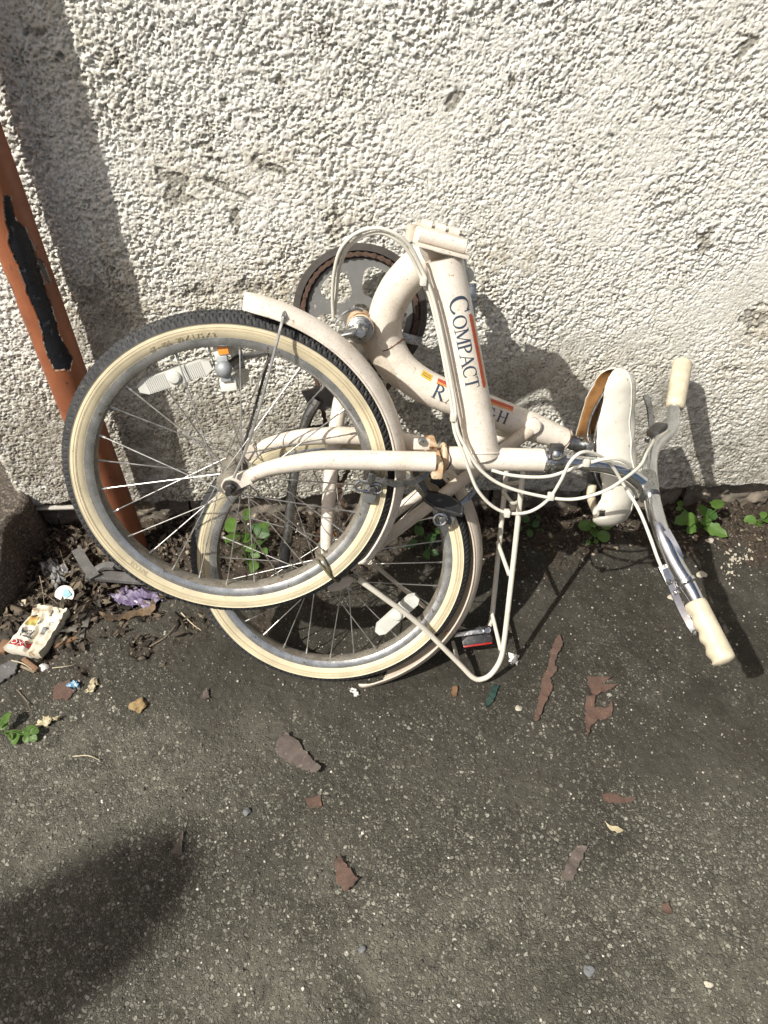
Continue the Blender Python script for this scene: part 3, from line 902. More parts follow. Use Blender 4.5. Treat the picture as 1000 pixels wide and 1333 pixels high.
def spoke_reflector(p0, p1, w, planef, d, parent, nn, mat='reflector_clear'):
    A, B2 = planef(*p0, d), planef(*p1, d)
    t, h, b = ax_from(B2 - A, np.cross(nn, B2 - A))
    L = np.linalg.norm(B2 - A) / 2
    c = (A + B2) / 2
    # long flat body with tapered ends, ribbed face and a boss
    poly = [(-L, -.45 * w), (-L, .45 * w), (-L * .8, w), (L * .8, w), (L, .45 * w), (L, -.45 * w), (L * .8, -w), (-L * .8, -w)]
    parts = [prism_vf([c + x * t + y * h - .006 * nn for x, y in poly], nn * .011)]
    nrib = 30
    for k in range(nrib):
        x = -L * .78 + 1.56 * L * (k + .5) / nrib
        if abs(x) < .010: continue
        parts.append(box_vf(c + x * t + .0055 * nn, (t, h, nn), (L * .014, w * .86, .0004)))
    parts.append(lathe_vf(c + .004 * nn, nn, [(0, .0095), (.004, .0095), (.006, .007), (.0065, .003)], 16))
    v, f = join(parts)
    return mk('spoke_reflector', v, f, mat, parent, angle=30)
spoke_reflector((181, 505), (275, 474), .0120, F, -.006, fw_, NF)
spoke_reflector((491, 823), (543, 776), .0120, R, .010, rw_, NR)

# ---- front fork
fork = empty('fork', CF, bike)
near = [F(566, 601, .046), F(520, 600, .046), F(470, 599, .047), F(420, 599, .049), F(385, 603, .051), (F(350, 610, .053)), F(325, 620, .056)]
tube('blade', near, [.0148, .0148, .0146, .0140, .0128, .0112, .0100], 'cream_paint', fork, 18, 8)
e = F(298, 632, .058)
a_ = F(332, 617, .056)
t, h, b = ax_from(e - a_, NF)
v, f = prism_vf([a_ - .010 * b - .004 * h, a_ + .010 * b - .004 * h, e + .2 * t * .01 + .0105 * b - .004 * h, e + .010 * t + .005 * b - .004 * h, e + .010 * t - .006 * b - .004 * h, e - .0105 * b - .004 * h], h * .0065)
mk('dropout', v, f, 'cream_paint', fork, angle=30)
lathe('axle_nut', F(299, 633, .064), NF, [(0, .0095), (.0015, .0105), (.002, .0075), (.008, .0070), (.009, .0045), (.014, .0040)], 'dark_steel', fork, 6, 20)
lathe('washer', F(299, 633, .0625), NF, [(0, .0105), (.0018, .0105)], 'dusty_steel', fork, 20)
far = [F(556, 582, -.045), F(500, 570, -.046), F(440, 567, -.048), F(395, 569, -.050), F(362, 575, -.052), F(338, 583, -.055)]
tube('blade', far, [.0148, .0146, .0140, .0130, .0115, .0102], 'cream_paint', fork, 18, 8)
P0 = F(335, 584, -.055); P1 = F(318, 596, -.056)
t, h, b = ax_from(P1 - P0, NF)
v, f = prism_vf([P0 - .009 * b, P0 + .009 * b, P1 + .009 * b, P1 + t * .008, P1 - .009 * b], -h * .006)
mk('dropout', v, f, 'cream_paint', fork, angle=30)
# crown: rusty plate joining the blades to the steerer
c0 = F(562, 594, 0)
HT, HH, HB = ax_from(F(705, 599) - F(580, 597), NF)
v, f = join([box_vf(c0 + .002 * HT, (HT, HH, HB), (.0085, .056, .0125), .004)])
mk('crown', v, f, 'rusty_cream', fork)
tube('steerer', [c0, c0 + .03 * HT], .0125, 'rust', fork, 16)
mk('crown_plate', *box_vf(F(549, 578, .020), (HT, HB, NF), (.012, .008, .003), .001), 'cream_paint', fork)
lathe('crown_bolt', F(549, 573, .022), NF, [(0, .0065), (.006, .0062), (.008, .004)], 'dull_chrome', fork, 6, 20)

# ---- front frame: head tube, down tube with lettering, hinge
front_frame = empty('front_frame', CF, bike)
H0, H1 = F(580, 596), F(706, 599)
HR = .0178
tube('head_tube', [H0, (H0 + H1) / 2, H1], HR, 'cream_paint', front_frame, 28)
lathe('lower_cup', H0 - .004 * HT, HT, [(-.004, .0120), (-.003, .0225), (0, .0240), (.003, .0225), (.005, .0185)], 'rusty_cream', front_frame, 28)
lathe('headset', H1, HT, [(0, .0190), (.002, .0205), (.005, .0205), (.006, .0185), (.008, .0185), (.009, .0215), (.013, .0215), (.014, .0175), (.018, .0170), (.019, .0130)], 'chrome', front_frame, 32)
D0, D1 = F(578, 336, -.030), F(630, 594, 0)
DT, DH, DB = ax_from(D1 - D0, NF)
DR = .0262
tube('down_tube', [D0, D0 * .66 + D1 * .34, D0 * .33 + D1 * .67, D1], [.0262, .0262, .0262, .0245], 'cream_paint', front_frame, 36)
# weld bead where the down tube meets the head tube
wb_pts = []
for k in range(25):
    t_ = math.radians(-100 + 200 * k / 24)
    rim = D1 + .0250 * (math.cos(t_) * NF + math.sin(t_) * HT) - DT * .002
    s_ = (rim - H0) @ HT
    off = (rim - H0) - s_ * HT
    lat_ = off @ HB
    nf_ = math.sqrt(max(HR ** 2 - lat_ ** 2, 1e-6)) if abs(lat_) < HR else .0
    wb_pts.append(rim - DT * (.004 + .010 * math.cos(t_)))
tube('weld_bead', wb_pts, .0018, 'cream_paint', front_frame, 8, 3)

# lettering that follows a tube
TH_, TN_ = .15, .065
def arc(cx, cy, rx, ry, a0, a1, thick, thin, n=18):
    out = []
    for k in range(n + 1):
        t = math.radians(a0 + (a1 - a0) * k / n)
        w = thin + (thick - thin) * abs(math.cos(t)) ** 1.3
        out.append((cx + rx * math.cos(t), cy + ry * math.sin(t), w))
    return out
def seg(x0, y0, x1, y1, w, n=6):
    return [(x0 + (x1 - x0) * k / n, y0 + (y1 - y0) * k / n, w) for k in range(n + 1)]
def ser(x, y, w=.30): return seg(x - w / 2, y, x + w / 2, y, .05, 2)
GL = {
 'C': (.86, [arc(.46, .5, .38, .46, 48, 318, TH_, TN_, 22), seg(.74, .98, .74, .66, .05, 2)]),
 'O': (.96, [arc(.48, .5, .38, .46, 0, 360, TH_, TN_, 28)]),
 'M': (1.10, [seg(.16, .03, .18, .97, TN_), seg(.18, .97, .55, .08, TH_), seg(.55, .08, .93, .97, TN_), seg(.93, .97, .95, .03, TH_), ser(.16, .03), ser(.95, .03, .34), ser(.13, .97, .2), ser(.98, .97, .2)]),
 'P': (.74, [seg(.2, .03, .2, .97, TH_), arc(.26, .72, .36, .25, 90, -90, TH_, TN_, 12), seg(.2, .97, .28, .97, TN_, 2), seg(.2, .47, .28, .47, TN_, 2), ser(.2, .03), ser(.12, .97, .16)]),
 'A': (.92, [seg(.12, .03, .46, .97, TN_), seg(.44, .97, .82, .03, TH_), seg(.26, .36, .66, .36, TN_, 3), ser(.12, .03, .26), ser(.82, .03, .30)]),
 'T': (.80, [seg(.4, .03, .4, .96, TH_), seg(.05, .96, .75, .96, TN_, 6), seg(.06, .97, .06, .80, .05, 2), seg(.74, .97, .74, .80, .05, 2), ser(.4, .03)]),
 'R': (.86, [seg(.2, .03, .2, .97, TH_), arc(.28, .74, .34, .23, 90, -90, TH_, TN_, 12), seg(.2, .97, .3, .97, TN_, 2), seg(.2, .51, .34, .51, TN_, 2), seg(.38, .50, .80, .03, TH_), ser(.2, .03), ser(.82, .03, .18), ser(.12, .97, .16)]),
 'L': (.70, [seg(.2, .03, .2, .97, TH_), seg(.2, .04, .66, .04, TN_, 4), seg(.65, .03, .65, .22, .05, 2), ser(.2, .97), ser(.12, .03, .16)]),
 'E': (.74, [seg(.2, .03, .2, .97, TH_), seg(.2, .96, .66, .96, TN_, 4), seg(.2, .52, .52, .52, TN_, 3), seg(.2, .04, .68, .04, TN_, 4), seg(.65, .97, .65, .80, .05, 2), seg(.67, .03, .67, .22, .05, 2), ser(.12, .97, .16), ser(.12, .03, .16)]),
 'I': (.42, [seg(.2, .03, .2, .97, TH_), ser(.2, .03), ser(.2, .97)]),
 'G': (.94, [arc(.46, .5, .38, .46, 48, 335, TH_, TN_, 22), seg(.80, .06, .80, .44, TH_, 3), ser(.80, .45, .32), seg(.74, .98, .74, .68, .05, 2)]),
 'H': (.98, [seg(.2, .03, .2, .97, TH_), seg(.78, .03, .78, .97, TH_), seg(.2, .51, .78, .51, TN_, 4), ser(.2, .03), ser(.2, .97), ser(.78, .03), ser(.78, .97)]),
}
def stroke_vf(stroke, fn, lift):
    pts = np.array([(x, y) for x, y, w in stroke]); ws = np.array([w for _, _, w in stroke])
    T = np.gradient(pts, axis=0); T /= np.linalg.norm(T, axis=1)[:, None] + 1e-9
    N = np.stack([-T[:, 1], T[:, 0]], 1)
    v, f = [], []
    for p_, n_, w in zip(pts, N, ws):
        for s in (-.5, 0, .5):
            q = p_ + n_ * w * s
            v.append(fn(q[0], q[1], lift))
    for k in range(len(pts) - 1):
        for j in range(2):
            f.append((3 * k + j, 3 * k + j + 1, 3 * k + j + 4, 3 * k + j + 3))
    return v, f
def tube_word(word, sizes, fn_tube, start, base, track, parent, name='lettering', mat='letter_ink'):
    """fn_tube(u, v, lift): u metres along the tube, v metres round it"""
    parts = []
    u = start
    i = 0
    for ch, sz in zip(word, sizes):
        wd, strokes = GL[ch]
        for st in strokes:
            i += 1
            parts.append(stroke_vf(st, lambda x, y, lf, u=u, sz=sz: fn_tube(u + x * sz, base + y * sz, lf), .00030 + .00002 * (i % 9)))
        u += wd * sz + track
    v, f = join(parts)
    o = mk(name, v, f, mat, parent, smooth=False)
    return u
def straight_surface(A, T, face, side, r):
    def fn(u, v, lift):
        t = v / r
        return A + T * u + (r + lift) * (math.cos(t) * face + math.sin(t) * side)
    return fn
def patch(fn, u0, u1, v0, v1, mat, parent, name, lift=.00035, n=(10, 6), skew=0.):
    v, f = [], []
    for i in range(n[0] + 1):
        for j in range(n[1] + 1):
            v.append(fn(u0 + (u1 - u0) * i / n[0] + skew * j / n[1], v0 + (v1 - v0) * j / n[1], lift))
    w = n[1] + 1
    for i in range(n[0]):
        for j in range(n[1]): f.append((i * w + j, (i + 1) * w + j, (i + 1) * w + j + 1, i * w + j + 1))
    return mk(name, v, f, mat, parent)
# the side of the tube that faces the camera, and the side to the right in the photograph
def facing(A, T):
    view = unit(EYE - A)
    face = unit(view - T * (view @ T))
    side = np.cross(T, face)
    if side @ RGT < 0: side = -side
    return face, side
face, side = facing((D0 + D1) / 2, DT)
dfn = straight_surface(D0, DT, face, side, DR)
L_d = np.linalg.norm(D1 - D0)
u_of = lambda y: (y - 336) / (594 - 336) * L_d
tube_word('COMPACT', [.0300] + [.0205] * 6, dfn, u_of(380), -.0060, -.0008, front_frame)
patch(dfn, u_of(405), u_of(498), .0200, .0262, 'stripe_red', front_frame, 'stripe')
patch(dfn, u_of(408), u_of(496), .0268, .0290, 'stripe_orange', front_frame, 'stripe')

# hinge at the top of the fold
hinge = empty('hinge', CF, bike)
hc = F(572, 312, -.030)
ht, hh_, hb = ax_from(F(604, 322, -.03) - F(538, 304, -.03), NF)
L_h = np.linalg.norm(F(604, 322, -.03) - F(538, 304, -.03)) / 2
chan = [box_vf(hc, (ht, hb, NF), (L_h, .0105, .018), .003),
        box_vf(hc + .0115 * -hb * np.sign(-hb[2] if hb[2] else 1) * 0 - .013 * V3(0, 0, 1) + .012 * NF, (ht, hb, NF), (L_h * 1.02, .0025, .020), .001)]
v, f = join(chan[:1])
mk('hinge_plate', v, f, 'cream_paint', hinge)
_up = unit(np.cross(ht, NF)); _up = _up if _up[2] > 0 else -_up
mk('flange', *box_vf(hc - .0095 * _up + .014 * NF + .004 * ht, (ht, _up, NF), (L_h * 1.02, .0022, .016), .0008), 'cream_paint', hinge)
tube('roller', [hc - ht * L_h * .86 + .017 * NF + .002 * _up, hc + ht * L_h * .92 + .017 * NF + .002 * _up], .0092, 'cream_paint', hinge, 18, 2)
mk('hinge_plate', *box_vf(hc - .036 * NF + .004 * ht, (ht, hb, NF), (L_h * .95, .012, .010), .003), 'dusty_cream_paint', hinge)
up_h = unit(np.cross(ht, NF)); up_h = up_h if up_h[2] > 0 else -up_h
for k in (-.55, .0, .55):
    tube('knuckle', [hc + ht * (L_h * (k - .20)) + up_h * .0125 - .020 * NF, hc + ht * (L_h * (k + .20)) + up_h * .0125 - .020 * NF], .0062, 'cream_paint', hinge, 12, 2)
mk('gusset', *prism_vf([F(556, 328, -.055), F(548, 322, -.055), F(600, 336, -.055), F(598, 348, -.055), F(566, 372, -.055)], NF * .012), 'dusty_cream_paint', hinge)
tube('hinge_pin', [F(601, 330, -.04), F(603, 352, -.04)], .0065, 'reflector_clear', hinge, 12, 2)
lathe('hinge_knob', F(606, 358, -.045), NF, [(-.010, .006), (-.008, .012), (.004, .012), (.008, .006)], 'pedal_white', hinge, 16)
tube('knuckle', [F(537, 292, -.03), F(534, 312, -.03)], .0075, 'dusty_cream_paint', hinge, 12, 2)

# ---- rear frame
rear_frame = empty('rear_frame', CR, bike)
main = [R(560, 334, .062), R(541, 349, .050), R(519, 374, .030), R(505, 402, .014), R(501, 428, .004), R(506, 452, 0), R(521, 478, 0), R(545, 498, 0), R(575, 513, 0), R(610, 526, 0), R(650, 540, 0), R(690, 555, 0), R(715, 564, 0), R(738, 573, 0)]
mr = [.0250, .0265, .0272, .0272, .0270, .0272, .0275, .0275, .0272, .0265, .0255, .0245, .0205, .0180]
MP = spline(main, 8)
MRR = np.interp(np.linspace(0, 1, len(MP)), np.linspace(0, 1, len(mr)), mr)
v, f = tube_vf(MP, MRR, 36)
mk('main_tube', v, f, 'cream_paint', rear_frame)
# gusset lobe where the lower curve thickens toward the bottom bracket
lob = [R(476, 430, 0), R(496, 453, 0), R(514, 478, 0), R(530, 492, 0)]
tube('lug', lob, [.020, .0255, .0262, .0235], 'dusty_cream_paint', rear_frame, 28)
# rust creeping round the joints
def rust_ring(A, T, r, parent, seed, w=.0022):
    t, h, b = ax_from(T, NF)
    P = []
    for q in np.linspace(0, 2 * math.pi, 30):
        P.append(A + (r + .0002) * (math.cos(q) * h + math.sin(q) * b) + t * .0018 * math.sin(3 * q + seed))
    v, f = tube_vf(np.array(P), [w * (.30 + .35 * abs(math.sin(q * 2.5 + seed))) for q in np.linspace(0, 2 * math.pi, 30)], 6)
    mk('rust_line', v, f, 'rust', parent)
rust_ring(R(506, 449, 0), R(510, 458, 0) - R(503, 440, 0), .0268, rear_frame, 1.0)
rust_ring(H0 + .0035 * HT, HT, HR, front_frame, 2.0)
rust_ring(R(736, 572.3, 0), R(738, 573, 0) - R(715, 564, 0), .0178, rear_frame, 3.0)
# RALEIGH along the straight run
S0, S1 = R(556, 505, 0), R(690, 555, 0)
ST = unit(S1 - S0)
sface, sside = facing((S0 + S1) / 2, ST)
if sside[2] < 0: sside = -sside
MT = np.gradient(MP, axis=0); MT /= np.linalg.norm(MT, axis=1)[:, None]
MS = np.concatenate([[0], np.cumsum(np.linalg.norm(np.diff(MP, axis=0), axis=1))])
def seat_fn(u, v, lift):
    c_ = np.array([np.interp(u, MS, MP[:, i]) for i in range(3)])
    t_ = unit(np.array([np.interp(u, MS, MT[:, i]) for i in range(3)]))
    rr_ = float(np.interp(u, MS, MRR))
    fc = unit(sface - t_ * (sface @ t_))
    sd = np.cross(t_, fc)
    if sd[2] < 0: sd = -sd
    q = v / rr_
    return c_ + (rr_ + lift) * (math.cos(q) * fc + math.sin(q) * sd)
def x2u(x, y):
    P = R(x, y, .026)
    near_ = np.where(np.arange(len(MP)) > len(MP) * .4, np.linalg.norm(MP - P, axis=1), 9)
    k = int(np.argmin(near_))
    return MS[k] + (P - MP[k]) @ MT[k]
tube_word('RALEIGH', [.0245] + [.0195] * 6, seat_fn, x2u(561, 514), -.0115, .0034, rear_frame)
for (a, b, v0, v1, mt) in ((566, 666, .0165, .0235, 'stripe_red'), (566, 666, .0128, .0160, 'stripe_orange')):
    patch(seat_fn, x2u(a, 505), x2u(b, 543), v0, v1, mt, rear_frame, 'stripe', n=(26, 6))
patch(seat_fn, x2u(547, 490), x2u(561, 497), .0105, .0230, 'stripe_yellow', rear_frame, 'maker_sticker', n=(6, 6))
patch(seat_fn, x2u(549, 490), x2u(559, 497), .0140, .0152, 'letter_ink', rear_frame, 'sticker_print', lift=.0005, n=(4, 2))
patch(seat_fn, x2u(549, 490), x2u(559, 497), .0180, .0190, 'letter_ink', rear_frame, 'sticker_print', lift=.0005, n=(4, 2))
# bottom bracket
BBc = R(469, 424, 0)
lathe('bottom_bracket', BBc, NR, [(-.042, .0190), (-.040, .0215), (.040, .0215), (.042, .0190)], 'rusty_cream', rear_frame, 32)
lathe('bearing_cup', BBc + .042 * NR, NR, [(0, .0205), (.003, .0212), (.006, .0200), (.007, .0175), (.010, .0172), (.011, .0150), (.014, .0145), (.015, .0105), (.022, .0095), (.030, .0080)], 'dull_chrome', rear_frame, 28)
tube('clip_spring', [R(437, 420, .030), R(448, 409, .034), R(462, 402, .034), R(472, 404, .030)], .0032, 'dull_chrome', rear_frame, 8)
# stays
for d0, d1 in ((.034, .052), (-.036, -.052)):
    tube('chainstay', [R(462, 446, d0 * .7), R(446, 508, d0), R(436, 570, (d0 + d1) / 2), R(428, 650, d1), R(425, 708, d1), R(427, 735, d1)], [.0120, .0120, .0118, .0112, .0100, .0085], 'cream_paint' if d0 > 0 else 'dusty_cream_paint', rear_frame, 16)
tube('seat_stay', [R(694, 556, .018), R(672, 573, .030), R(600, 627, .042), R(540, 672, .048), R(478, 720, .053), R(455, 738, .054)], [.0130, .0112, .0108, .0106, .0098, .0080], 'dusty_cream_paint', rear_frame, 16)
lathe('stay_cap', R(694, 555, .026), NR, [(-.012, .0140), (.003, .0140), (.006, .0110), (.007, .004)], 'cream_paint', rear_frame, 20)
tube('seat_stay', [R(682, 552, -.018), R(652, 566, -.034), R(590, 610, -.044), R(530, 655, -.050), R(478, 698, -.054)], [.0125, .0110, .0106, .0102, .0088], 'cream_paint', rear_frame, 16)
tube('bridge', [R(590, 634, .042), R(577, 618, -.044)], .0085, 'dusty_cream_paint', rear_frame, 12, 2)
P0 = R(443, 761, .060)
t, h, b = ax_from(R(460, 752, .060) - R(424, 767, .060), NR)
v, f = prism_vf([P0 + .024 * math.cos(q) * t + .0095 * math.sin(q) * b for q in np.linspace(0, 2 * math.pi, 18, endpoint=False)], -NR * .005)
mk('dropout', v, f, 'dusty_cream_paint', rear_frame)
lathe('axle_nut', CR + .064 * NR, NR, [(0, .0095), (.0018, .0100), (.002, .0075), (.008, .0070), (.009, .0045), (.014, .0040)], 'dark_steel', rear_frame, 6, 20)
# torn plastic chain-side bracket and kickstand
stand = empty('kickstand', CR, bike)
mk('bracket', *prism_vf([R(393, 508, -.010), R(440, 498, -.010), R(446, 524, -.010), R(424, 532, -.010), R(404, 530, -.010)], NR * .010), 'dark_steel', stand)
tube('leg', [R(414, 520, .004), R(400, 545, .004), R(388, 590, .003), R(380, 640, 0), R(375, 690, -.004), R(371, 722, -.008)], [.0095, .0088, .0084, .0082, .0080, .0080], 'dull_chrome', stand, 14)
tube('rubber_foot', [R(373, 704, -.006), R(369, 738, -.010)], [.0100, .0092], 'black_plastic', stand, 12, 2)

# ---- chainset
crank = empty('chainset', CR, bike)
RC = R(469, 408, -.060)
e1, e2, nn = RE
def ringp(r, t, d): return RC + r * (math.cos(t) * e1 + math.sin(t) * e2) + d * nn
sweep_ring('guard_ring', RC, RE, [(.1095, -.006), (.1100, .007), (.1085, .0085), (.0990, .0090), (.0985, .0075), (.1075, .0070), (.1080, -.006)], 'guard_dark', crank, na=160)
sweep_ring('guard_ring', RC, RE, [(.0975, -.0062), (.1088, -.0060), (.1088, -.0045), (.0975, -.0047)], 'guard_dark', crank, na=160)
sweep_ring('guard_plate', RC, RE, [(.0850, -.0040), (.1085, -.0040), (.1085, -.0028), (.0850, -.0028)], 'guard_dark', crank, na=160)
# spider disc with five windows
nr_, nt_ = 44, 640
rs = np.linspace(.016, .0865, nr_)
ts = np.linspace(0, 2 * math.pi, nt_, endpoint=False)
win0 = math.radians(60)
def in_window(r, t):
    k = ((t - win0 + math.pi / 5) % (2 * math.pi / 5)) - math.pi / 5
    u = (r - .0535) / .0235
    w = .0225 + .009 * (r - .0535) / .0235
    lat = k * r / w
    return abs(u) ** 3 + abs(lat) ** 3 < 1
v, f = [], []
for s in (0, -.003):
    for r_ in rs:
        for t_ in ts: v.append(ringp(r_, t_, s))
NV = nr_ * nt_
solid = np.zeros((nr_ - 1, nt_), bool)
for i in range(nr_ - 1):
    for j in range(nt_):
        solid[i, j] = not in_window((rs[i] + rs[i + 1]) / 2, ts[j] + math.pi / nt_)
for i in range(nr_ - 1):
    for j in range(nt_):
        if not solid[i, j]: continue
        j2 = (j + 1) % nt_
        q = (i * nt_ + j, (i + 1) * nt_ + j, (i + 1) * nt_ + j2, i * nt_ + j2)
        f.append(q); f.append(tuple(NV + x for x in q[::-1]))
        for (ii, jj, a, b) in ((i - 1, j, q[3], q[0]), (i + 1, j, q[1], q[2]), (i, (j - 1) % nt_, q[0], q[1]), (i, j2, q[2], q[3])):
            if not (0 <= ii < nr_ - 1) or not solid[ii, jj]: f.append((a, NV + a, NV + b, b))
mk('chainwheel', v, f, 'grey_plastic', crank, angle=40)
lathe('spindle', BBc, NR, [(-.085, .0075), (-.040, .0085), (.072, .0085), (.078, .0070)], 'dull_chrome', crank, 16)
def crank_arm(A, B2, mat):
    t, h, b = ax_from(B2 - A, NR)
    P = np.array([A + (B2 - A) * s for s in np.linspace(-.06, 1.06, 15)])
    w = np.interp(np.linspace(-.06, 1.06, 15), [-.06, 0, .12, .9, 1, 1.06], [.006, .0150, .0120, .0092, .0110, .006])
    v, f = tube_vf(P, w, 14, True, .52, np.cross(t, h))
    mk('crank_arm', v, f, mat, crank, angle=50)
LC0, LC1 = R(469, 431, .064), R(311, 466, .070)
crank_arm(LC0, LC1, 'dull_chrome')
RC0, RC1 = R(470, 415, -.058), R(622, 372, -.062)
crank_arm(BBc - .078 * NR, R(612, 392, -.074), 'dull_chrome')
# five fluted steel webs seen through the ring on the right
t, h, b = ax_from(R(552, 447, -.052) - R(500, 434, -.052), NR)
mk('web', *box_vf(R(534, 441, -.050), (t, b, NR), (.020, .0080, .0035), .002), 'dull_chrome', crank)
# chain: links round the wheel, down both runs
chain = empty('chain', CR, bike)
CHR = .0935
def px_run(pts, d): return [R(x, y, d) for x, y in pts]
arcp = [ringp(CHR, math.radians(a), .004) for a in np.arange(190, -32, -7.78)]
sprk = CR - .050 * NR
lrun = [sprk + .036 * (math.cos(q) * e1 + math.sin(q) * e2) for q in np.radians([165, 200, 240, 280, 320, 355])]
loop = spline(arcp + lrun, 10, True)
seglen = np.linalg.norm(np.roll(loop, -1, 0) - loop, axis=1)
cum = np.concatenate([[0], np.cumsum(seglen)])
NL = int(cum[-1] / .0127)
lp = np.concatenate([loop, loop[:1]])
def at_len(s):
    s = s % cum[-1]
    return np.array([np.interp(s, cum, lp[:, i]) for i in range(3)])
def link_vf(A, B2, wide):
    t, h, b = ax_from(B2 - A, NR)
    L_ = np.linalg.norm(B2 - A)
    poly = []
    for (cx, s0) in ((0, 90), (L_, -90)):
        poly.append(A + (L_ / 2) * t + (.0024 if s0 == 90 else -.0024) * b)
        for q in range(7):
            a = math.radians(s0 + 180 * q / 6)
            poly.append(A + (cx + .0042 * math.cos(a)) * t + .0042 * math.sin(a) * b)
    off = .0032 if wide else .0020
    pl = [prism_vf([q + h * off for q in poly], h * .0010), prism_vf([q - h * off for q in poly], -h * .0010)]
    pl.append(lathe_vf(A, h, [(-.0046, .0019), (.0046, .0019)], 6))
    return join(pl)
for k in range(NL):
    A, B2 = at_len(k * cum[-1] / NL), at_len((k + 1) * cum[-1] / NL)
    v, f = link_vf(A, B2, k % 2)
    mk('chain_link', v, f, 'chain_rust', chain, smooth=False)
lathe('sprocket', sprk, NR, [(-.0012, .034), (.0012, .034)], 'rust', crank, 40)

def pedal(c, t, nn_, label=None):
    """block pedal: white cage, reflectors, round end cap; t = spin axis outward"""
    pe = empty('pedal', CR, bike)
    if label: pe['label'] = label
    ax, wd, ln = ax_from(t, nn_)
    tube('spindle', [c - .010 * ax, c + .082 * ax], .0062, 'dark_steel', pe, 10, 2)
    for s in (-1, 1):
        mk('block', *box_vf(c + .045 * ax + s * .0235 * ln, (ax, wd, ln), (.036, .012, .0095), .003), 'pedal_white', pe)
        for k in range(9):
            mk('rib', *box_vf(c + (.016 + .0072 * k) * ax + s * .0235 * ln + .0125 * wd, (ax, wd, ln), (.0013, .0015, .0088)), 'pedal_white', pe)
        mk('reflector', *box_vf(c + .045 * ax + s * .0335 * ln, (ax, wd, ln), (.022, .0075, .0016), .0006), 'reflector_amber', pe)
    mk('reflector', *box_vf(c + .0822 * ax + .0255 * ln + .003 * wd, (ax, wd, ln), (.0014, .0075, .0062), .0006), 'reflector_amber', pe)
    mk('end_plate', *box_vf(c + .0835 * ax, (ax, wd, ln), (.003, .0075, .018), .0012), 'end_grey', pe)
    lathe('end_cap', c + .085 * ax, ax, [(0, .0120), (.004, .0118), (.008, .0095), (.0105, .0050), (.011, .001)], 'end_grey', pe, 20)
    mk('inner_plate', *box_vf(c + .008 * ax, (ax, wd, ln), (.002, .009, .030), .0008), 'dull_chrome', pe)
    return pe
pc = R(311, 466, .078)
pedal(pc, NR - .10 * RE[0], RE[0] * .99 + RE[1] * .10, 'white block pedal with amber reflector poking through the front wheel')
pc2 = R(612, 392, -.084)
pa, pwd, pln = ax_from(-NR, RE[0])
farp = empty('pedal', CR, bike)
farp['label'] = 'white block pedal between frame and wall'
tube('spindle', [pc2, pc2 + pa * .030], .0060, 'dark_steel', farp, 10, 2)
for s in (-1, 1):
    mk('block', *box_vf(pc2 + .018 * pa + s * .0215 * pln, (pa, pwd, pln), (.016, .011, .009), .003), 'pedal_white', farp)
mk('end_plate', *box_vf(pc2 - .001 * pa, (pa, pwd, pln), (.0022, .009, .029), .0008), 'dull_chrome', farp)

# ---- mudguards
def mudguard(C0, E, a0, a1, rad, half, mat, label, flare=0.):
    e1, e2, nn = E
    g = empty('mudguard', C0, bike)
    g['label'] = label
    na_ = 90
    sec = np.linspace(-1, 1, 15)
    v, f = [], []
    for k in range(na_ + 1):
        t = k / na_
        a = math.radians(a0 + (a1 - a0) * t)
        d = math.cos(a) * e1 + math.sin(a) * e2
        endf = min(1, min(t, 1 - t) / .03)
        for s in sec:
            drop = .0165 * abs(s) ** 2.6
            hw = half * (.72 + .28 * math.sqrt(endf))
            r_ = rad + flare * (t ** 2) - drop + .0012 * math.exp(-(s / .10) ** 2)
            v.append(C0 + r_ * d + hw * s * nn)
    m_ = len(sec)
    for k in range(na_):
        for j in range(m_ - 1):
            f.append((k * m_ + j, k * m_ + j + 1, (k + 1) * m_ + j + 1, (k + 1) * m_ + j))
    o = mk('blade', v, f, [mat, 'dusty_cream_paint'], g, angle=180)
    md = o.modifiers.new('thick', 'SOLIDIFY'); md.thickness = .0014; md.offset = 0
    # rolled lips
    for s in (-1, 1):
        P = []
        for k in range(0, na_ + 1, 3):
            t = k / na_
            a = math.radians(a0 + (a1 - a0) * t)
            d = math.cos(a) * e1 + math.sin(a) * e2
            endf = min(1, min(t, 1 - t) / .03)
            P.append(C0 + (rad + flare * t ** 2 - .0165) * d + s * half * (.72 + .28 * math.sqrt(endf)) * nn)
        tube('lip', P, .0017, mat, g, 8, 2)
    return g
fg = mudguard(CF, FE, -41, 80, .2590, .0275, 'cream_paint', 'front mudguard arching over the front tyre', .012)
rg = mudguard(CR, RE, -80.5, 62, .2660, .0280, 'dusty_cream_paint', 'rear mudguard under the luggage rack')
tube('stay', [F(369, 412, .029), F(362, 440, .040), F(345, 505, .052), F(324, 575, .060), F(304, 622, .066)], .0021, 'spoke_steel', fg, 8)
tube('stay', [F(360, 404, -.029), F(352, 455, -.046), F(338, 510, -.052), F(322, 565, -.058), F(314, 592, -.060)], .0021, 'dark_steel', fg, 8)
tube('stay_clip', [F(369, 413, .030), F(370, 408, .020), F(372, 403, .004)], .003, 'dull_chrome', fg, 8)

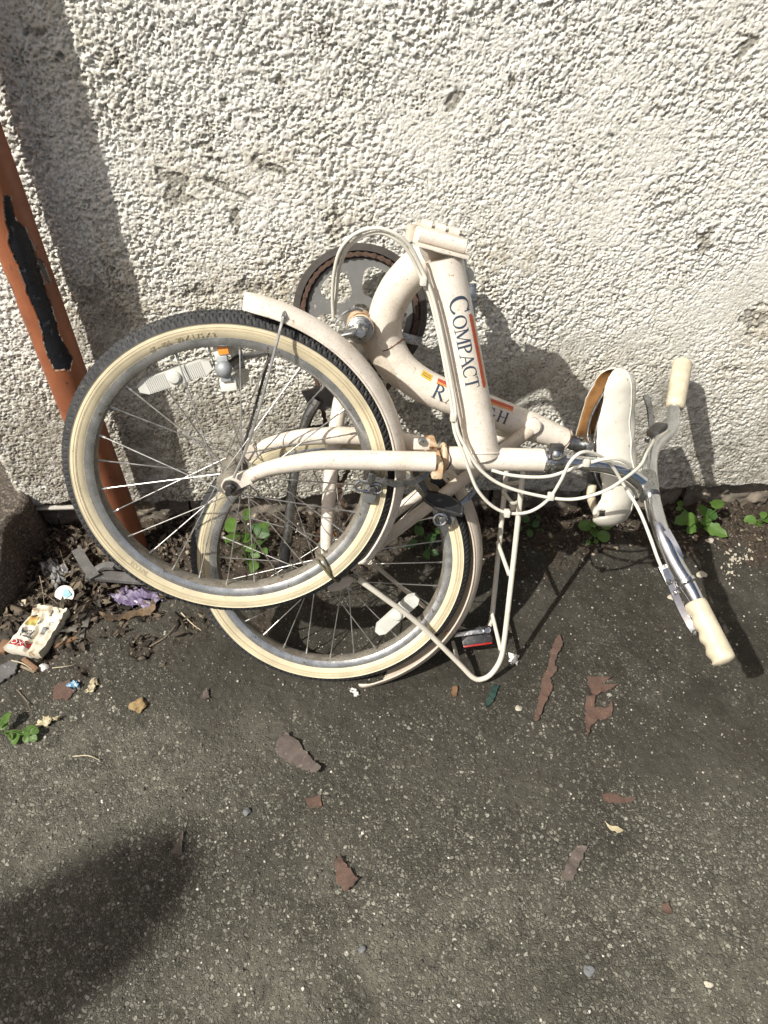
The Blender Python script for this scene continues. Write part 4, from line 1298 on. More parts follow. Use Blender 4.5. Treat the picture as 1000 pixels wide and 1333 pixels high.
# ---- luggage rack
rack = empty('luggage_rack', CR, bike)
nearpts = [R(684, 584, .040), R(681, 615, .034), R(672, 700, .026), R(663, 780, .022), R(656, 838, .0215), R(651, 860, .0215), R(640, 877, .0215), R(628, 884, .0215), R(616, 882, .022), R(596, 862, .024), R(545, 812, .040), R(500, 778, .058), R(468, 755, .066)]
tube('rail', nearpts, .0049, 'rack_paint', rack, 12, 6)
farpts = [R(664, 575, -.040), R(661, 600, -.046), R(651, 700, -.056), R(643, 780, -.060), R(640, 806, -.060), R(634, 820, -.060), R(622, 827, -.060)]
tube('rail', farpts, .0049, 'rack_paint', rack, 12, 6)
for a, b in (((648, 706, -.052), (663, 748, .023)), ((640, 796, -.058), (652, 846, .0215)), ((590, 836, -.040), (597, 863, .024)), ((659, 630, -.050), (680, 628, .034))):
    tube('cross_bar', [R(*a), R(*b)], .0038, 'rack_paint', rack, 10, 2)
tube('strut', [R(483, 732, .0), R(510, 754, -.050), R(548, 786, -.060), R(575, 806, -.060), R(622, 827, -.060)], .0040, 'dusty_cream_paint', rack, 10, 4)
tube('strut', [R(655, 640, -.05), R(668, 655, -.01), R(679, 650, .03)], .0034, 'rack_paint', rack, 10, 4)
# tail reflector on its wire
tailr = empty('tail_reflector', CR, bike)
c = R(620, 828, -.030)
t, h, b = ax_from(R(643, 826, -.030) - R(600, 832, -.030), V3(0, -.5, .86))
mk('housing', *box_vf(c, (t, h, b), (.029, .012, .016), .004), 'black_plastic', tailr)
mk('lens', *box_vf(c - .004 * h * 0 + .0165 * (b if b @ V3(0, -1, -.3) > 0 else -b), (t, h, b), (.027, .010, .0022), .0008), 'reflector_red', tailr)
mk('strap', *box_vf(R(612, 824, -.012), (t, h, b), (.030, .0016, .004), .0006), 'dull_chrome', tailr)
lathe('bolt', R(634, 821, -.010), V3(0, -.5, .86), [(-.003, .007), (.003, .007), (.006, .005)], 'chrome', tailr, 12)
mk('mount', *box_vf(R(586, 826, -.005), (t, h, b), (.008, .006, .006), .002), 'rust', tailr)

# ---- brakes
fb = empty('brake_caliper', CF, bike)
fb['label'] = 'front brake caliper on the rim below the fork'
def flatbar(name, pts, w, th_, mat, parent, up):
    P = spline(pts, 6)
    T = np.gradient(P, axis=0); T /= np.linalg.norm(T, axis=1)[:, None]
    v, f = [], []
    for p_, t_ in zip(P, T):
        s_ = unit(np.cross(up, t_)); u_ = np.cross(t_, s_)
        for a, b_ in ((-w, -th_), (w, -th_), (w, th_), (-w, th_)): v.append(p_ + a * s_ + b_ * u_)
    for k in range(len(P) - 1):
        for j in range(4): f.append((4 * k + j, 4 * k + (j + 1) % 4, 4 * k + 4 + (j + 1) % 4, 4 * k + 4 + j))
    f.append((3, 2, 1, 0)); q = 4 * (len(P) - 1); f.append((q, q + 1, q + 2, q + 3))
    return mk(name, v, f, mat, parent, angle=40)
flatbar('arm', [F(560, 613, .022), F(540, 626, .030), F(515, 629, .033), F(495, 624, .033), F(486, 622, .030)], .0042, .0028, 'dull_chrome', fb, NF)
flatbar('arm', [F(556, 618, .018), F(530, 628, .026), F(512, 631, .030), F(500, 622, .034)], .0028, .0022, 'chrome', fb, NF)
# slotted shoe holder
cc = F(480, 634, .030)
t, h, b = ax_from(F(497, 637, .030) - F(462, 631, .030), NF)
ov = []
for k in range(28):
    q = 2 * math.pi * k / 28
    x = .013 * (1 if math.cos(q) >= 0 else -1) + .0075 * math.cos(q)
    ov.append(cc + x * t + .0075 * math.sin(q) * b)
ov.append(ov[0])
tube('shoe_loop', ov, .0022, 'chrome', fb, 8, 2)
lathe('bolt', F(484, 637, .030), NF, [(-.006, .0062), (.003, .0062), (.005, .0040)], 'dull_chrome', fb, 6, 20)
mk('post', *box_vf(F(484, 622, .030), (t, b, NF), (.0055, .0080, .004), .001), 'dull_chrome', fb)
mk('brake_block', *box_vf(F(483, 636, .0205), (t, b, NF), (.010, .022, .006), .002), 'grey_plastic', fb)
rb = empty('brake_caliper', CR, bike)
rb['label'] = 'dirty rear brake caliper under the head tube'
t, h, b = ax_from(R(600, 662, .052) - R(552, 645, .052), NR)
mk('shoe', *prism_vf([R(550, 648, .046), R(556, 638, .046), R(580, 641, .046), R(596, 651, .046), R(602, 662, .046), R(601, 669, .046), R(590, 667, .046), R(566, 660, .046)], NR * .014), 'black_plastic', rb)
tube('shoe_edge', [R(550, 648, .062), R(566, 660, .062), R(590, 667, .062), R(601, 669, .062), R(602, 661, .062)], .0026, 'dark_steel', rb, 8)
flatbar('arm', [R(556, 640, .040), R(540, 612, .030), R(548, 600, .020), R(572, 606, .010)], .0050, .0030, 'dark_steel', rb, NR)
flatbar('arm', [R(600, 656, .050), R(612, 645, .044), R(622, 632, .036), R(628, 622, .020)], .0040, .0026, 'dull_chrome', rb, NR)
mk('spring_plate', *prism_vf([R(564, 612, .02), R(585, 622, .02), R(575, 634, .02), R(560, 626, .02)], NR * .006), 'black_plastic', rb)
ov = [R(573, 676, .044) + .0105 * (math.cos(q) * t + math.sin(q) * b) for q in np.linspace(0, 2 * math.pi, 20)]
tube('shoe_loop', ov, .0026, 'chrome', rb, 8, 2)
lathe('bolt', R(575, 676, .040), NR, [(-.004, .0060), (.004, .0060), (.007, .0038)], 'dull_chrome', rb, 12)
mk('brake_block', *box_vf(R(583, 672, .026), (t, b, NR), (.012, .012, .008), .002), 'grey_plastic', rb)

# ---- seat post and saddle
seat = empty('saddle', CR, bike)
tube('seat_post', [R(736, 572, 0), R(752, 578, 0), R(774, 586, 0)], .0128, 'dull_chrome', seat, 20, 3)
e1, e2, nn = RE
def sad(s, x, y):
    """s along the saddle from tail to nose, x outward (right), y toward the camera"""
    base = R(800, 672, 0)
    ax_ = unit(R(812, 478, 0) - base)
    out = unit(e1 - ax_ * (e1 @ ax_))
    return base + ax_ * s + out * x + nn * y
LS = np.linalg.norm(R(812, 478, 0) - R(800, 672, 0))
st = np.concatenate([np.linspace(0, .86, 40), .86 + .14 * np.sin(np.linspace(0, 1, 13)[1:] * math.pi / 2)])
top_s = np.interp(st, [0, .02, .06, .12, .25, .4, .55, .7, .85, .94, .98, 1], [-.004, .006, .016, .024, .029, .0275, .024, .022, .021, .020, .017, .008])
hw_s = np.interp(st, [0, .02, .06, .12, .2, .3, .45, .6, .75, .9, .96, 1], [.030, .056, .074, .083, .084, .074, .052, .036, .030, .028, .024, .014])
dn_s = np.interp(st, [0, .03, .1, .17, .24, .32, .5, .7, .8, .9, .96, 1], [.024, .056, .084, .088, .078, .074, .076, .068, .061, .057, .052, .034])
df_s = np.interp(st, [0, .03, .1, .3, .44, .49, .60, .80, .88, .92, 1], [.020, .040, .048, .048, .050, .090, .085, .073, .061, .060, .060])
us = np.linspace(-1, 1, 41)
for i, s in enumerate(st):
    if s > .86:
        k_ = math.sqrt(max(1 - ((s - .86) / .1402) ** 2, 0.0004))
        t_m = .021 - .030
        top_s[i] = t_m + .030 * k_; dn_s[i] = .058 * k_ + .001; df_s[i] = .060 * k_ + .001; hw_s[i] = .0285 * k_ + .0006
v, f = [], []
for i, s in enumerate(st):
    for u in us:
        a = abs(u)
        phi = a * math.radians(112)
        dd = dn_s[i] if u > 0 else df_s[i]
        lat_ = hw_s[i] * math.sin(phi) ** .85 if phi > 0 else 0
        drop = dd * (1 - math.cos(phi)) / (1 - math.cos(math.radians(112)))
        if a > .9: drop += .0004 * math.sin(i * 1.3 + math.sin(i * .7) * 2)
        wr = .0016 * math.sin(s * 30 + u * 5 + 1.5 * math.sin(u * 4)) * math.exp(-((s - .55) / .25) ** 2) * max(0, 1 - (abs(u) / .85) ** 3)
        v.append(sad(s * LS, top_s[i] - drop + wr, lat_ * (1 if u > 0 else -1)))
m_ = len(us)
for i in range(len(st) - 1):
    for j in range(m_ - 1):
        # tear in the near skirt at the tail
        uu, ss = (us[j] + us[j + 1]) / 2, (st[i] + st[i + 1]) / 2
        if ((uu - .90) / .07) ** 2 + ((ss - .150) / .030) ** 2 < 1: continue
        f.append((i * m_ + j, (i + 1) * m_ + j, (i + 1) * m_ + j + 1, i * m_ + j + 1))
f.append(tuple((len(st) - 1) * m_ + j for j in range(m_)))
o = mk('cover', v, f, ['saddle_vinyl', 'saddle_lining'], seat, angle=180)
md = o.modifiers.new('thick', 'SOLIDIFY'); md.thickness = .0026; md.offset = -1; md.material_offset = 1; md.material_offset_rim = 0
for jj in (12, 28):
    tube('seam', [np.array(v[i * m_ + jj]) for i in range(1, len(st) - 3)], .0013, 'saddle_vinyl', seat, 6, 2)
# check which way the shell faces so that the lining lies inside
c_mid = sad(.5 * LS, -.02, 0)
pv = np.array(v)
fa = f[len(f) // 2]
nrm_ = np.cross(pv[fa[1]] - pv[fa[0]], pv[fa[2]] - pv[fa[0]])
if nrm_ @ (pv[fa[0]] - c_mid) < 0: o.data.flip_normals()
mk('pan', *prism_vf([sad(s * LS, x, w) for s, x, w in ((.10, -.030, .060), (.2, -.034, .062), (.35, -.034, .046), (.55, -.036, .026), (.86, -.026, .017), (.86, -.026, -.017), (.55, -.036, -.026), (.35, -.034, -.046), (.2, -.034, -.062), (.10, -.030, -.060))], unit(e1) * .028), 'black_plastic', seat)
for s in (-1, 1):
    tube('rail', [sad(.93 * LS, -.010, s * .008), sad(.80 * LS, -.030, s * .014), sad(.62 * LS, -.046, s * .021), sad(.38 * LS, -.046, s * .021), sad(.26 * LS, -.036, s * .028), sad(.14 * LS, -.014, s * .040)], .0030, 'dull_chrome', seat, 10)
cl = sad(.49 * LS, -.048, 0)
mk('clamp', *box_vf(cl, (e1, e2, nn), (.016, .017, .029), .005), 'dull_chrome', seat)
lathe('clamp_bolt', cl + .026 * nn - .004 * e2, nn, [(0, .0110), (.006, .0105), (.008, .0070), (.014, .0065)], 'chrome', seat, 6, 20)
tube('saddle_spring', [sad(.30 * LS, -.055, .045), sad(.22 * LS, -.058, .050), sad(.10 * LS, -.045, .045)], .0075, 'grip_cream', seat, 12)
mk('buckle', *box_vf(sad(.15 * LS, -.040, .080), (e1, e2, nn), (.012, .004, .002), .001), 'dark_steel', seat)

# ---- stem and handlebar
stem = empty('stem', CF, bike)
K = F(838, 634, 0)
tube('stem_clamp', [F(716, 599), F(724, 599.5), F(734, 600)], [.0150, .0165, .0150], 'dull_chrome', stem, 18, 3)
mk('clamp_ear', *box_vf(F(724, 588, .012), (HT, HB, NF), (.0105, .012, .007), .003), 'dark_steel', stem)
lathe('clamp_bolt', F(725, 592, .018), NF, [(0, .0085), (.005, .0082), (.0075, .0050), (.008, .001)], 'chrome', stem, 16)
tube('stem_tube', [F(728, 600), F(760, 603), F(795, 609), F(818, 617), F(836, 630)], [.0115, .0112, .0112, .0118, .0128], 'chrome', stem, 20)
tube('bar_clamp', [F(843, 622, -.026), F(842, 634, 0), F(846, 646, .020)], [.0165, .0172, .0165], 'dull_chrome', stem, 20)
bar = empty('handlebar', CF, bike)
bpts = [F(888, 478, -.272), F(882, 508, -.232), F(877, 536, -.200), F(876, 552, -.172), F(868, 566, -.145), F(856, 576, -.115), F(848, 590, -.080), F(846, 608, -.045), F(846, 625, -.018), F(848, 645, .014), F(853, 668, .045), F(862, 697, .078), F(876, 728, .105), F(891, 754, .130), F(905, 778, .152), F(922, 814, .188), F(938, 848, .220)]
brad = [.0112] * 5 + [.0118] * 3 + [.0132] * 6 + [.0112] * 3
tube('bar', bpts, brad, 'chrome', bar, 22, 6)
lathe('collar', F(893, 757, .133), unit(F(905, 778, .152) - F(876, 728, .105)), [(-.004, .0132), (-.003, .0150), (.002, .0150), (.005, .0125)], 'chrome', bar, 22)
def grip(p0, p1, grooves, label):
    A, B2 = F(*p0), F(*p1)
    P = np.array([A + (B2 - A) * s for s in np.linspace(0, 1, 40)])
    T, U, Bn = transport(P)
    sd = unit(np.cross(unit(B2 - A), unit(EYE - A)))
    if sd @ RGT > 0: sd = -sd
    v, f = [], []
    segs = 24
    for k, s in enumerate(np.linspace(0, 1, 40)):
        r = .0162 + .0016 * s
        if s < .05: r *= .94 + .06 * s / .05
        if s > .93: r = (.0178) * math.sqrt(max(1 - ((s - .93) / .075) ** 2, .05))
        for j in range(segs):
            a = 2 * math.pi * j / segs
            d = math.cos(a) * U[k] + math.sin(a) * Bn[k]
            g = 0
            if grooves:
                w = max(0, d @ sd) ** 1.5
                g = w * (.0034 * (.5 - .5 * math.cos(2 * math.pi * (s * 4.3 + .1))) - .0030) if .08 < s < .93 else 0
            v.append(P[k] + (r + g + .0002 * math.sin(j * 3 + k * .9) + .00035 * (k % 2) * (.05 < s < .92)) * d)
    for k in range(39):
        for j in range(segs):
            j2 = (j + 1) % segs
            f.append((k * segs + j, k * segs + j2, (k + 1) * segs + j2, (k + 1) * segs + j))
    f.append(tuple(range(segs))[::-1]); f.append(tuple(39 * segs + j for j in range(segs)))
    o = mk('grip', v, f, 'grip_cream', bar, angle=180)
    o['label'] = label
grip((905, 784, .157), (944, 864, .236), True, 'cream grip with finger grooves hanging low at right')
grip((879, 530, -.206), (889, 470, -.282), False, 'cream grip pointing up at the wall')
l1 = empty('brake_lever', CF, bike); l1['label'] = 'chrome brake lever beside the lower grip'
mk('perch', *box_vf(F(868, 748, .110), ax_from(F(891, 790, .15) - F(866, 735, .11), NF), (.016, .010, .008), .003), 'dull_chrome', l1)
flatbar('lever', [F(866, 740, .112), F(874, 762, .126), F(886, 790, .150), F(898, 812, .172), F(906, 824, .182)], .0050, .0024, 'chrome', l1, NF)
lathe('lever_tip', F(906, 824, .182), NF, [(-.005, .003), (-.003, .0062), (.003, .0062), (.005, .003)], 'dull_chrome', l1, 12)
lathe('bolt', F(871, 757, .126), NF, [(0, .0045), (.004, .0042), (.005, .002)], 'chrome', l1, 10)
lathe('bolt', F(882, 769, .142), NF, [(0, .0036), (.003, .0034), (.004, .002)], 'chrome', l1, 10)
flatbar('clip', [F(868, 690, .085), F(882, 716, .104), F(886, 730, .112)], .0045, .0016, 'chrome', l1, NF)
l2 = empty('brake_lever', CF, bike); l2['label'] = 'dull brake lever by the upper grip'
mk('perch', *box_vf(F(856, 562, -.150), ax_from(F(868, 552, -.17) - F(846, 572, -.13), NF), (.018, .012, .010), .004), 'dark_steel', l2)
flatbar('lever', [F(852, 568, -.148), F(848, 550, -.168), F(846, 532, -.192), F(841, 515, -.215)], .0052, .0024, 'dull_chrome', l2, NF)
lathe('bolt', F(843, 572, -.13), NF, [(0, .0055), (.005, .0050), (.006, .002)], 'chrome', l2, 10)

# ---- cables
cab = empty('cables', CF, bike)
def cable(pts, r=.0026): tube('cable', [F(*q) for q in pts], r, 'cable_white', cab, 10, 7)
cable([(434, 413, -.040), (433, 385, -.030), (436, 350, -.010), (445, 322, .005), (465, 303, .012), (492, 297, .015), (516, 305, .016), (535, 322, .012), (548, 348, .008), (563, 385, .010), (574, 430, .016), (584, 480, .021), (592, 525, .027), (596, 560, .030), (608, 585, .036), (626, 612, .040), (655, 632, .042), (700, 645, .045), (745, 650, .050), (785, 640, .058), (812, 624, .050), (834, 606, .020), (842, 590, -.020), (848, 580, -.070), (853, 570, -.125)])
cable([(436, 409, -.045), (438, 380, -.036), (442, 350, -.016), (452, 324, 0), (470, 309, .006), (494, 303, .010), (516, 312, .010), (532, 328, .006), (544, 352, .003), (559, 385, .004), (570, 430, .010), (580, 480, .016), (588, 527, .022), (592, 562, .028), (604, 592, .036), (612, 615, .040), (622, 638, .042), (640, 658, .042), (662, 668, .042), (690, 666, .042), (714, 650, .046), (730, 626, .055), (742, 602, .060), (757, 589, .058), (775, 591, .045), (795, 604, .030), (815, 636, .028), (832, 664, .060), (846, 698, .085), (856, 726, .102), (862, 740, .110)])
cable([(640, 612, .030), (662, 618, .036), (690, 621, .040), (715, 620, .040), (735, 614, .040), (760, 605, .044), (785, 598, .050), (806, 598, .046), (822, 606, .034)])
for (x, y, d) in ((551, 366, .010), (590, 543, .028), (660, 668, .043), (717, 646, .047), (763, 602, .048)):
    c = F(x, y, d)
    mk('cable_tie', *box_vf(c, (HT, HB, NF), (.0042, .0055, .0050), .0012), 'cable_white', cab)
# wire twisted round the rim
tw = empty('wire_tie', CF, bike)
tube('wire', [F(414, 722, -.014), F(420, 726, .012), F(428, 742, .021), (F(437, 755, .010))], .0019, 'twine', tw, 8)
tube('wire', [F(412, 728, .010), F(418, 736, .0165), F(430, 750, .023), F(440, 757, .012), F(444, 752, .0)], .0019, 'twine', tw, 8)

# ================================================================== THINGS ON THE GROUND
UP = V3(0, 0, 1)
def shard(name, poly, mat, label, cat, th_=.0025, warp=.0015, lift=.0004, sink=0., group=None, tilt=0.):
    """a broken flat piece traced on the ground, with its own thickness, warp and broken edge"""
    rr = random.Random(len(label) * 7 + int(poly[0][0]))
    P = [gp(x, y) for x, y in poly]
    # break each side into jagged steps
    Q = []
    for i in range(len(P)):
        a, b = P[i], P[(i + 1) % len(P)]
        L_ = np.linalg.norm(b - a)
        k = max(1, int(L_ / .0042))
        d = unit(np.cross(b - a, UP))
        for j in range(k):
            Q.append(a + (b - a) * j / k + (d * rr.uniform(-.0016, .0016) if j else 0))
    Q = np.array(Q)
    c = Q.mean(0)
    ext = np.linalg.norm(Q - c, axis=1).max()
    zb = [float(gz(q[0], q[1])) for q in Q]
    ww = [rr.uniform(0, warp) + warp * 1.5 * (np.linalg.norm(q - c) / ext) ** 2 for q in Q]
    dirt = unit(V3(rr.uniform(-1, 1), rr.uniform(-1, 1), 0))
    bot = [V3(q[0], q[1], z + lift + w - sink + tilt * max(0, (q - c) @ dirt)) for q, z, w in zip(Q, zb, ww)]
    top = [b + UP * th_ * rr.uniform(.75, 1.1) - unit(b - c) * .0006 for b in bot]
    n_ = len(Q)
    v = bot + top
    f = [tuple(range(n_)), tuple(range(n_, 2 * n_))] + [(i, i + n_, (i + 1) % n_ + n_, (i + 1) % n_) for i in range(n_)]
    bm = bmesh.new()
    o = mk(name, v, f, mat, None, angle=30)
    bm.from_mesh(o.data); bmesh.ops.triangulate(bm, faces=[q for q in bm.faces if len(q.verts) > 4]); bmesh.ops.recalc_face_normals(bm, faces=bm.faces); bm.to_mesh(o.data); bm.free()
    return tag(o, label, cat, group)
PF = 'loose flakes on the asphalt'
shard('paint_flake', [(372, 957), (385, 963), (408, 992), (419, 1003), (412, 1010), (388, 1000), (362, 985), (360, 970)], 'mauve_flake', 'large grey-brown flake with a pointed tail, below the rear wheel', 'flake', .0018, .006, group=PF)
shard('paint_flake', [(437, 1115), (447, 1122), (467, 1147), (450, 1163), (438, 1150)], 'rust_flake', 'brown and dark wedge-shaped flake low in the middle of the asphalt', 'flake', .0018, .006, group=PF)
shard('paint_flake', [(750, 1102), (764, 1104), (745, 1148), (732, 1152), (730, 1141), (744, 1112)], 'mauve_flake', 'mauve-brown oblong flake, the lowest large one at right', 'flake', .0018, .005, group=PF)
shard('rust_strip', [(727, 828), (733, 838), (722, 862), (725, 872), (716, 885), (719, 897), (708, 920), (700, 940), (694, 938), (704, 900), (705, 885), (714, 868), (716, 848)], 'rust_flake', 'long thin crumbling rust strip right of the luggage rack', 'rust strip', .004, .002)
shard('rust_flake', [(763, 883), (797, 883), (783, 891), (804, 893), (790, 901), (771, 908), (767, 895)], 'rust_flake', 'ragged red-brown rust flake just below the handlebar, upper of two', 'flake', .0015, .004, group=PF)
shard('rust_flake', [(762, 908), (775, 906), (773, 922), (792, 922), (795, 915), (798, 925), (796, 935), (778, 938), (770, 945), (764, 960), (761, 940)], 'rust_flake', 'ragged red-brown rust flake shaped like an F, lower of two', 'flake', .0015, .004, group=PF)
shard('rust_flake', [(783, 1034), (800, 1033), (815, 1040), (828, 1039), (822, 1046), (800, 1046), (786, 1044)], 'rust_flake', 'reddish leaf-shaped flake at right with a pointed end', 'flake', .0015, .002, group=PF)
shard('dead_leaf', [(785, 1071), (793, 1075), (804, 1077), (811, 1083), (803, 1086), (793, 1080)], 'pale_leaf', 'small tan curled leaf under the reddish pointed flake', 'leaf', .0012, .004)
shard('rust_flake', [(860, 1178), (868, 1176), (874, 1188), (868, 1193), (862, 1190)], 'rust_flake', 'small red-brown scrap near the right edge, lowest of the flakes', 'flake', .0015, .004, group=PF)
shard('paint_flake', [(240, 1075), (238, 1115), (222, 1111), (232, 1098)], 'mauve_flake', 'dark triangular flake at the tip of the shadow bottom left', 'flake', .0015, .004, group=PF)
shard('paint_flake', [(258, 913), (270, 898), (274, 911)], 'mauve_flake', 'small dark brown triangle left below the rear wheel', 'flake', .0015, .004, group=PF)
shard('rust_flake', [(398, 1040), (418, 1036), (420, 1050), (404, 1053)], 'rust_flake', 'faint brown square flake below the large pointed flake', 'flake', .001, .001, group=PF)
shard('glass_shard', [(643, 892), (650, 894), (641, 916), (632, 922), (632, 914)], 'green_glass', 'dark green glass shard below the rack corner', 'glass shard', .004, .001)
shard('rust_flake', [(588, 896), (595, 894), (595, 907), (589, 908)], 'wood_chip', 'tiny orange-brown chip left of the green glass shard', 'flake', .003, .001, group=PF)
shard('slate_piece', [(-6, 868), (26, 861), (22, 878), (-6, 896)], 'slate_grey', 'grey slate piece cut off by the left edge of the picture', 'slate', .006, .001)
shard('rust_flake', [(70, 893), (92, 885), (100, 900), (88, 912), (68, 910)], 'rust_flake', 'thin dark red-brown patch of rust beside the blue scrap', 'flake', .0012, .001, group=PF)
shard('dead_leaf', [(78, 827), (95, 812), (112, 797), (135, 781), (130, 797), (116, 815), (98, 825)], 'grey_leaf', 'large grey-brown dead leaf right of the squashed carton', 'leaf', .0015, .006)
shard('dead_leaf', [(130, 800), (168, 797), (206, 789), (202, 800), (165, 808), (140, 812)], 'dead_leaf', 'long brown dead leaf below the purple wrapper', 'leaf', .0015, .006)
shard('dead_leaf', [(103, 822), (112, 818), (110, 832), (103, 838)], 'grey_leaf', 'small grey leaf scrap beside the orange wood chip', 'leaf', .0012, .002)
shard('dead_leaf', [(112, 800), (120, 778), (126, 762), (118, 790)], 'dead_leaf', 'narrow brown leaf propped beside the dark hollow', 'leaf', .0015, .008)
def moulding():
    """broken plastic moulding: a triangular frame lying in the hollow"""
    o = empty('plastic_moulding', gp(160, 745))
    tag(o, 'broken grey plastic moulding with a triangular opening, half under the tyre', 'moulding')
    def bar(pts, w, name):
        P = [gp(x, y, dz) for x, y, dz in pts]
        flatbar(name, P, w, .004, 'slate_grey', o, UP)
    bar([(100, 716, .03), (112, 736, .034), (124, 752, .034)], .011, 'arm')
    bar([(112, 748, .032), (160, 752, .034), (205, 756, .036), (232, 762, .030)], .012, 'edge')
    bar([(120, 746, .036), (135, 737, .045), (150, 737, .050)], .008, 'rib')
    bar([(150, 735, .048), (180, 742, .046), (212, 752, .040)], .007, 'flange')
    return o
moulding()
# carton
def bil(c4, u, v): return (c4[0] * (1 - u) + c4[1] * u) * (1 - v) + (c4[3] * (1 - u) + c4[2] * u) * v
def carton():
    o = empty('drink_carton', gp(48, 822))
    tag(o, 'squashed pale drink carton printed TEA with a red band', 'carton')
    c4 = [gp(50, 787, .026), gp(88, 793, .030), gp(51, 851, .030), gp(5, 843, .024)]
    cn = low(30, 30, 5, 310)
    cw = Raster(cn, 0, 0, 1 / 29)
    def surf(u, v, h=0.):
        P = bil(c4, u, v)
        cre = -.006 * math.exp(-((u - .45 - .25 * (v - .3)) / .05) ** 2) * (v > .15) + .004 * math.exp(-((v - .16) / .05) ** 2)
        return P + UP * (.0018 * float(cw(u, v)) + cre + h)
    N = 30
    v, f = [], []
    for i in range(N + 1):
        for j in range(N + 1): v.append(surf(i / N, j / N))
    for i in range(N):
        for j in range(N): f.append((i * (N + 1) + j, i * (N + 1) + j + 1, (i + 1) * (N + 1) + j + 1, (i + 1) * (N + 1) + j))
    # sides down to the underside
    rim = [(i / N, 0) for i in range(N)] + [(1, j / N) for j in range(N)] + [(1 - i / N, 1) for i in range(N)] + [(0, 1 - j / N) for j in range(N)]
    idx = [round(a * N) * (N + 1) + round(b * N) for a, b in rim]
    base = len(v)
    cen = bil(c4, .5, .5)
    for a, b in rim:
        P = surf(a, b)
        v.append(P - UP * .010 + (P - cen) * .03)
    for a, b in rim:
        P = surf(a, b)
        v.append(P - UP * .022 - (P - cen) * .02)
    M_ = len(rim)
    for k in range(M_):
        k2 = (k + 1) % M_
        f.append((idx[k], idx[k2], base + k2, base + k)); f.append((base + k, base + k2, base + M_ + k2, base + M_ + k))
    f.append(tuple(base + M_ + k for k in range(M_)))
    ob = mk('shell', v, f, 'carton_paper', o, angle=50)
    def word(s_, u0, u1, v0, v1, mat, h, name='lettering', flip=True):
        tv, tf = text_vf(s_)
        x0, x1, y0, y1 = tv[:, 0].min(), tv[:, 0].max(), tv[:, 1].min(), tv[:, 1].max()
        out = []
        for x, y in tv:
            a, b = (x - x0) / (x1 - x0), (y - y0) / (y1 - y0)
            if flip: a, b = 1 - a, 1 - b
            out.append(surf(u0 + (u1 - u0) * a, v1 - (v1 - v0) * b, h))
        mk(name, out, tf, mat, o, smooth=False)
    def area(u0, u1, v0, v1, mat, h, name):
        v, f = [], []
        for i in range(11):
            for j in range(9): v.append(surf(u0 + (u1 - u0) * i / 10, v0 + (v1 - v0) * j / 8, h))
        for i in range(10):
            for j in range(8): f.append((i * 9 + j, i * 9 + j + 1, (i + 1) * 9 + j + 1, (i + 1) * 9 + j))
        mk(name, v, f, mat, o)
    area(.06, .60, .80, .92, 'carton_red', .0012, 'print_band')
    word('XXO', .10, .56, .815, .905, 'paper_white', .0026)
    word('TEA', .12, .52, .56, .73, 'letter_ink', .0022)
    area(.05, .34, .26, .46, 'carton_green', .0008, 'print_fruit')
    area(.64, .80, .46, .62, 'carton_grey', .0008, 'print_block')
    word('O', .74, .86, .32, .40, 'carton_grey', .0020)
carton()
def crumple(name, pts, mat, label, cat, hgt_, seed, n_=16):
    """crumpled sheet over a traced quadrilateral"""
    c4 = [gp(x, y) for x, y in pts]
    a1 = Raster(low(24, 24, 3, seed), 0, 0, 1 / 23); a2 = Raster(low(24, 24, 7, seed + 1), 0, 0, 1 / 23)
    v, f = [], []
    for i in range(n_ + 1):
        for j in range(n_ + 1):
            u, w = i / n_, j / n_
            P = bil(c4, u, w)
            e = min(u, 1 - u, w, 1 - w)
            z = float(gz(P[0], P[1])) + .003 + hgt_ * (.5 + .35 * abs(float(a1(u, w))) + .25 * float(a2(u, w))) * min(1, .35 + e * 4)
            v.append(V3(P[0] + .003 * float(a1(w, u)), P[1] + .003 * float(a2(u, w)), max(z, float(gz(P[0], P[1])) + .001)))
    for i in range(n_):
        for j in range(n_): f.append((i * (n_ + 1) + j, (i + 1) * (n_ + 1) + j, (i + 1) * (n_ + 1) + j + 1, i * (n_ + 1) + j + 1))
    o = mk(name, v, f, mat, None, angle=25)
    md = o.modifiers.new('thick', 'SOLIDIFY'); md.thickness = .0006
    return tag(o, label, cat)
crumple('foil_scrap', [(53, 738), (74, 730), (95, 748), (74, 770)], 'foil_grey', 'creased grey foil scrap behind the round paper disc', 'foil scrap', .018, 400)
crumple('wrapper', [(142, 775), (178, 763), (216, 780), (196, 794)], 'wrapper_purple', 'crumpled purple sweet wrapper in the hollow under the front wheel', 'wrapper', .020, 410)
crumple('wrapper', [(88, 892), (96, 888), (104, 896), (96, 899)], 'wrapper_blue', 'tiny bright blue wrapper scrap near the carton', 'wrapper', .005, 420, 8)
crumple('paper_scrap', [(112, 905), (120, 888), (127, 886), (124, 900)], 'pale_leaf', 'thin pale curled scrap right of the blue wrapper', 'scrap', .006, 430, 8)
crumple('dead_leaf', [(45, 946), (62, 935), (84, 935), (66, 943)], 'pale_leaf', 'dry cream-coloured leaf beside the weed at far left', 'leaf', .010, 440, 10)
crumple('paper_scrap', [(455, 899), (463, 900), (466, 907), (459, 905)], 'paper_white', 'tiny white paper scrap under the rear mudguard tip', 'scrap', .003, 450, 6)
crumple('paper_scrap', [(664, 853), (674, 852), (672, 865), (665, 866)], 'paper_white', 'small white scrap beside the rack corner', 'scrap', .004, 460, 6)
lidc = gp(84, 774, .018)
lid = empty('paper_disc', lidc)
tag(lid, 'round white paper disc printed blue, leaning by the foil scrap', 'paper disc')
ln_ = unit(V3(.15, -.55, .8))
lathe('disc', lidc, ln_, [(-.0010, .0190), (0, .0196), (.0008, .0192), (.0010, .0170)], 'paper_white', lid, 28)
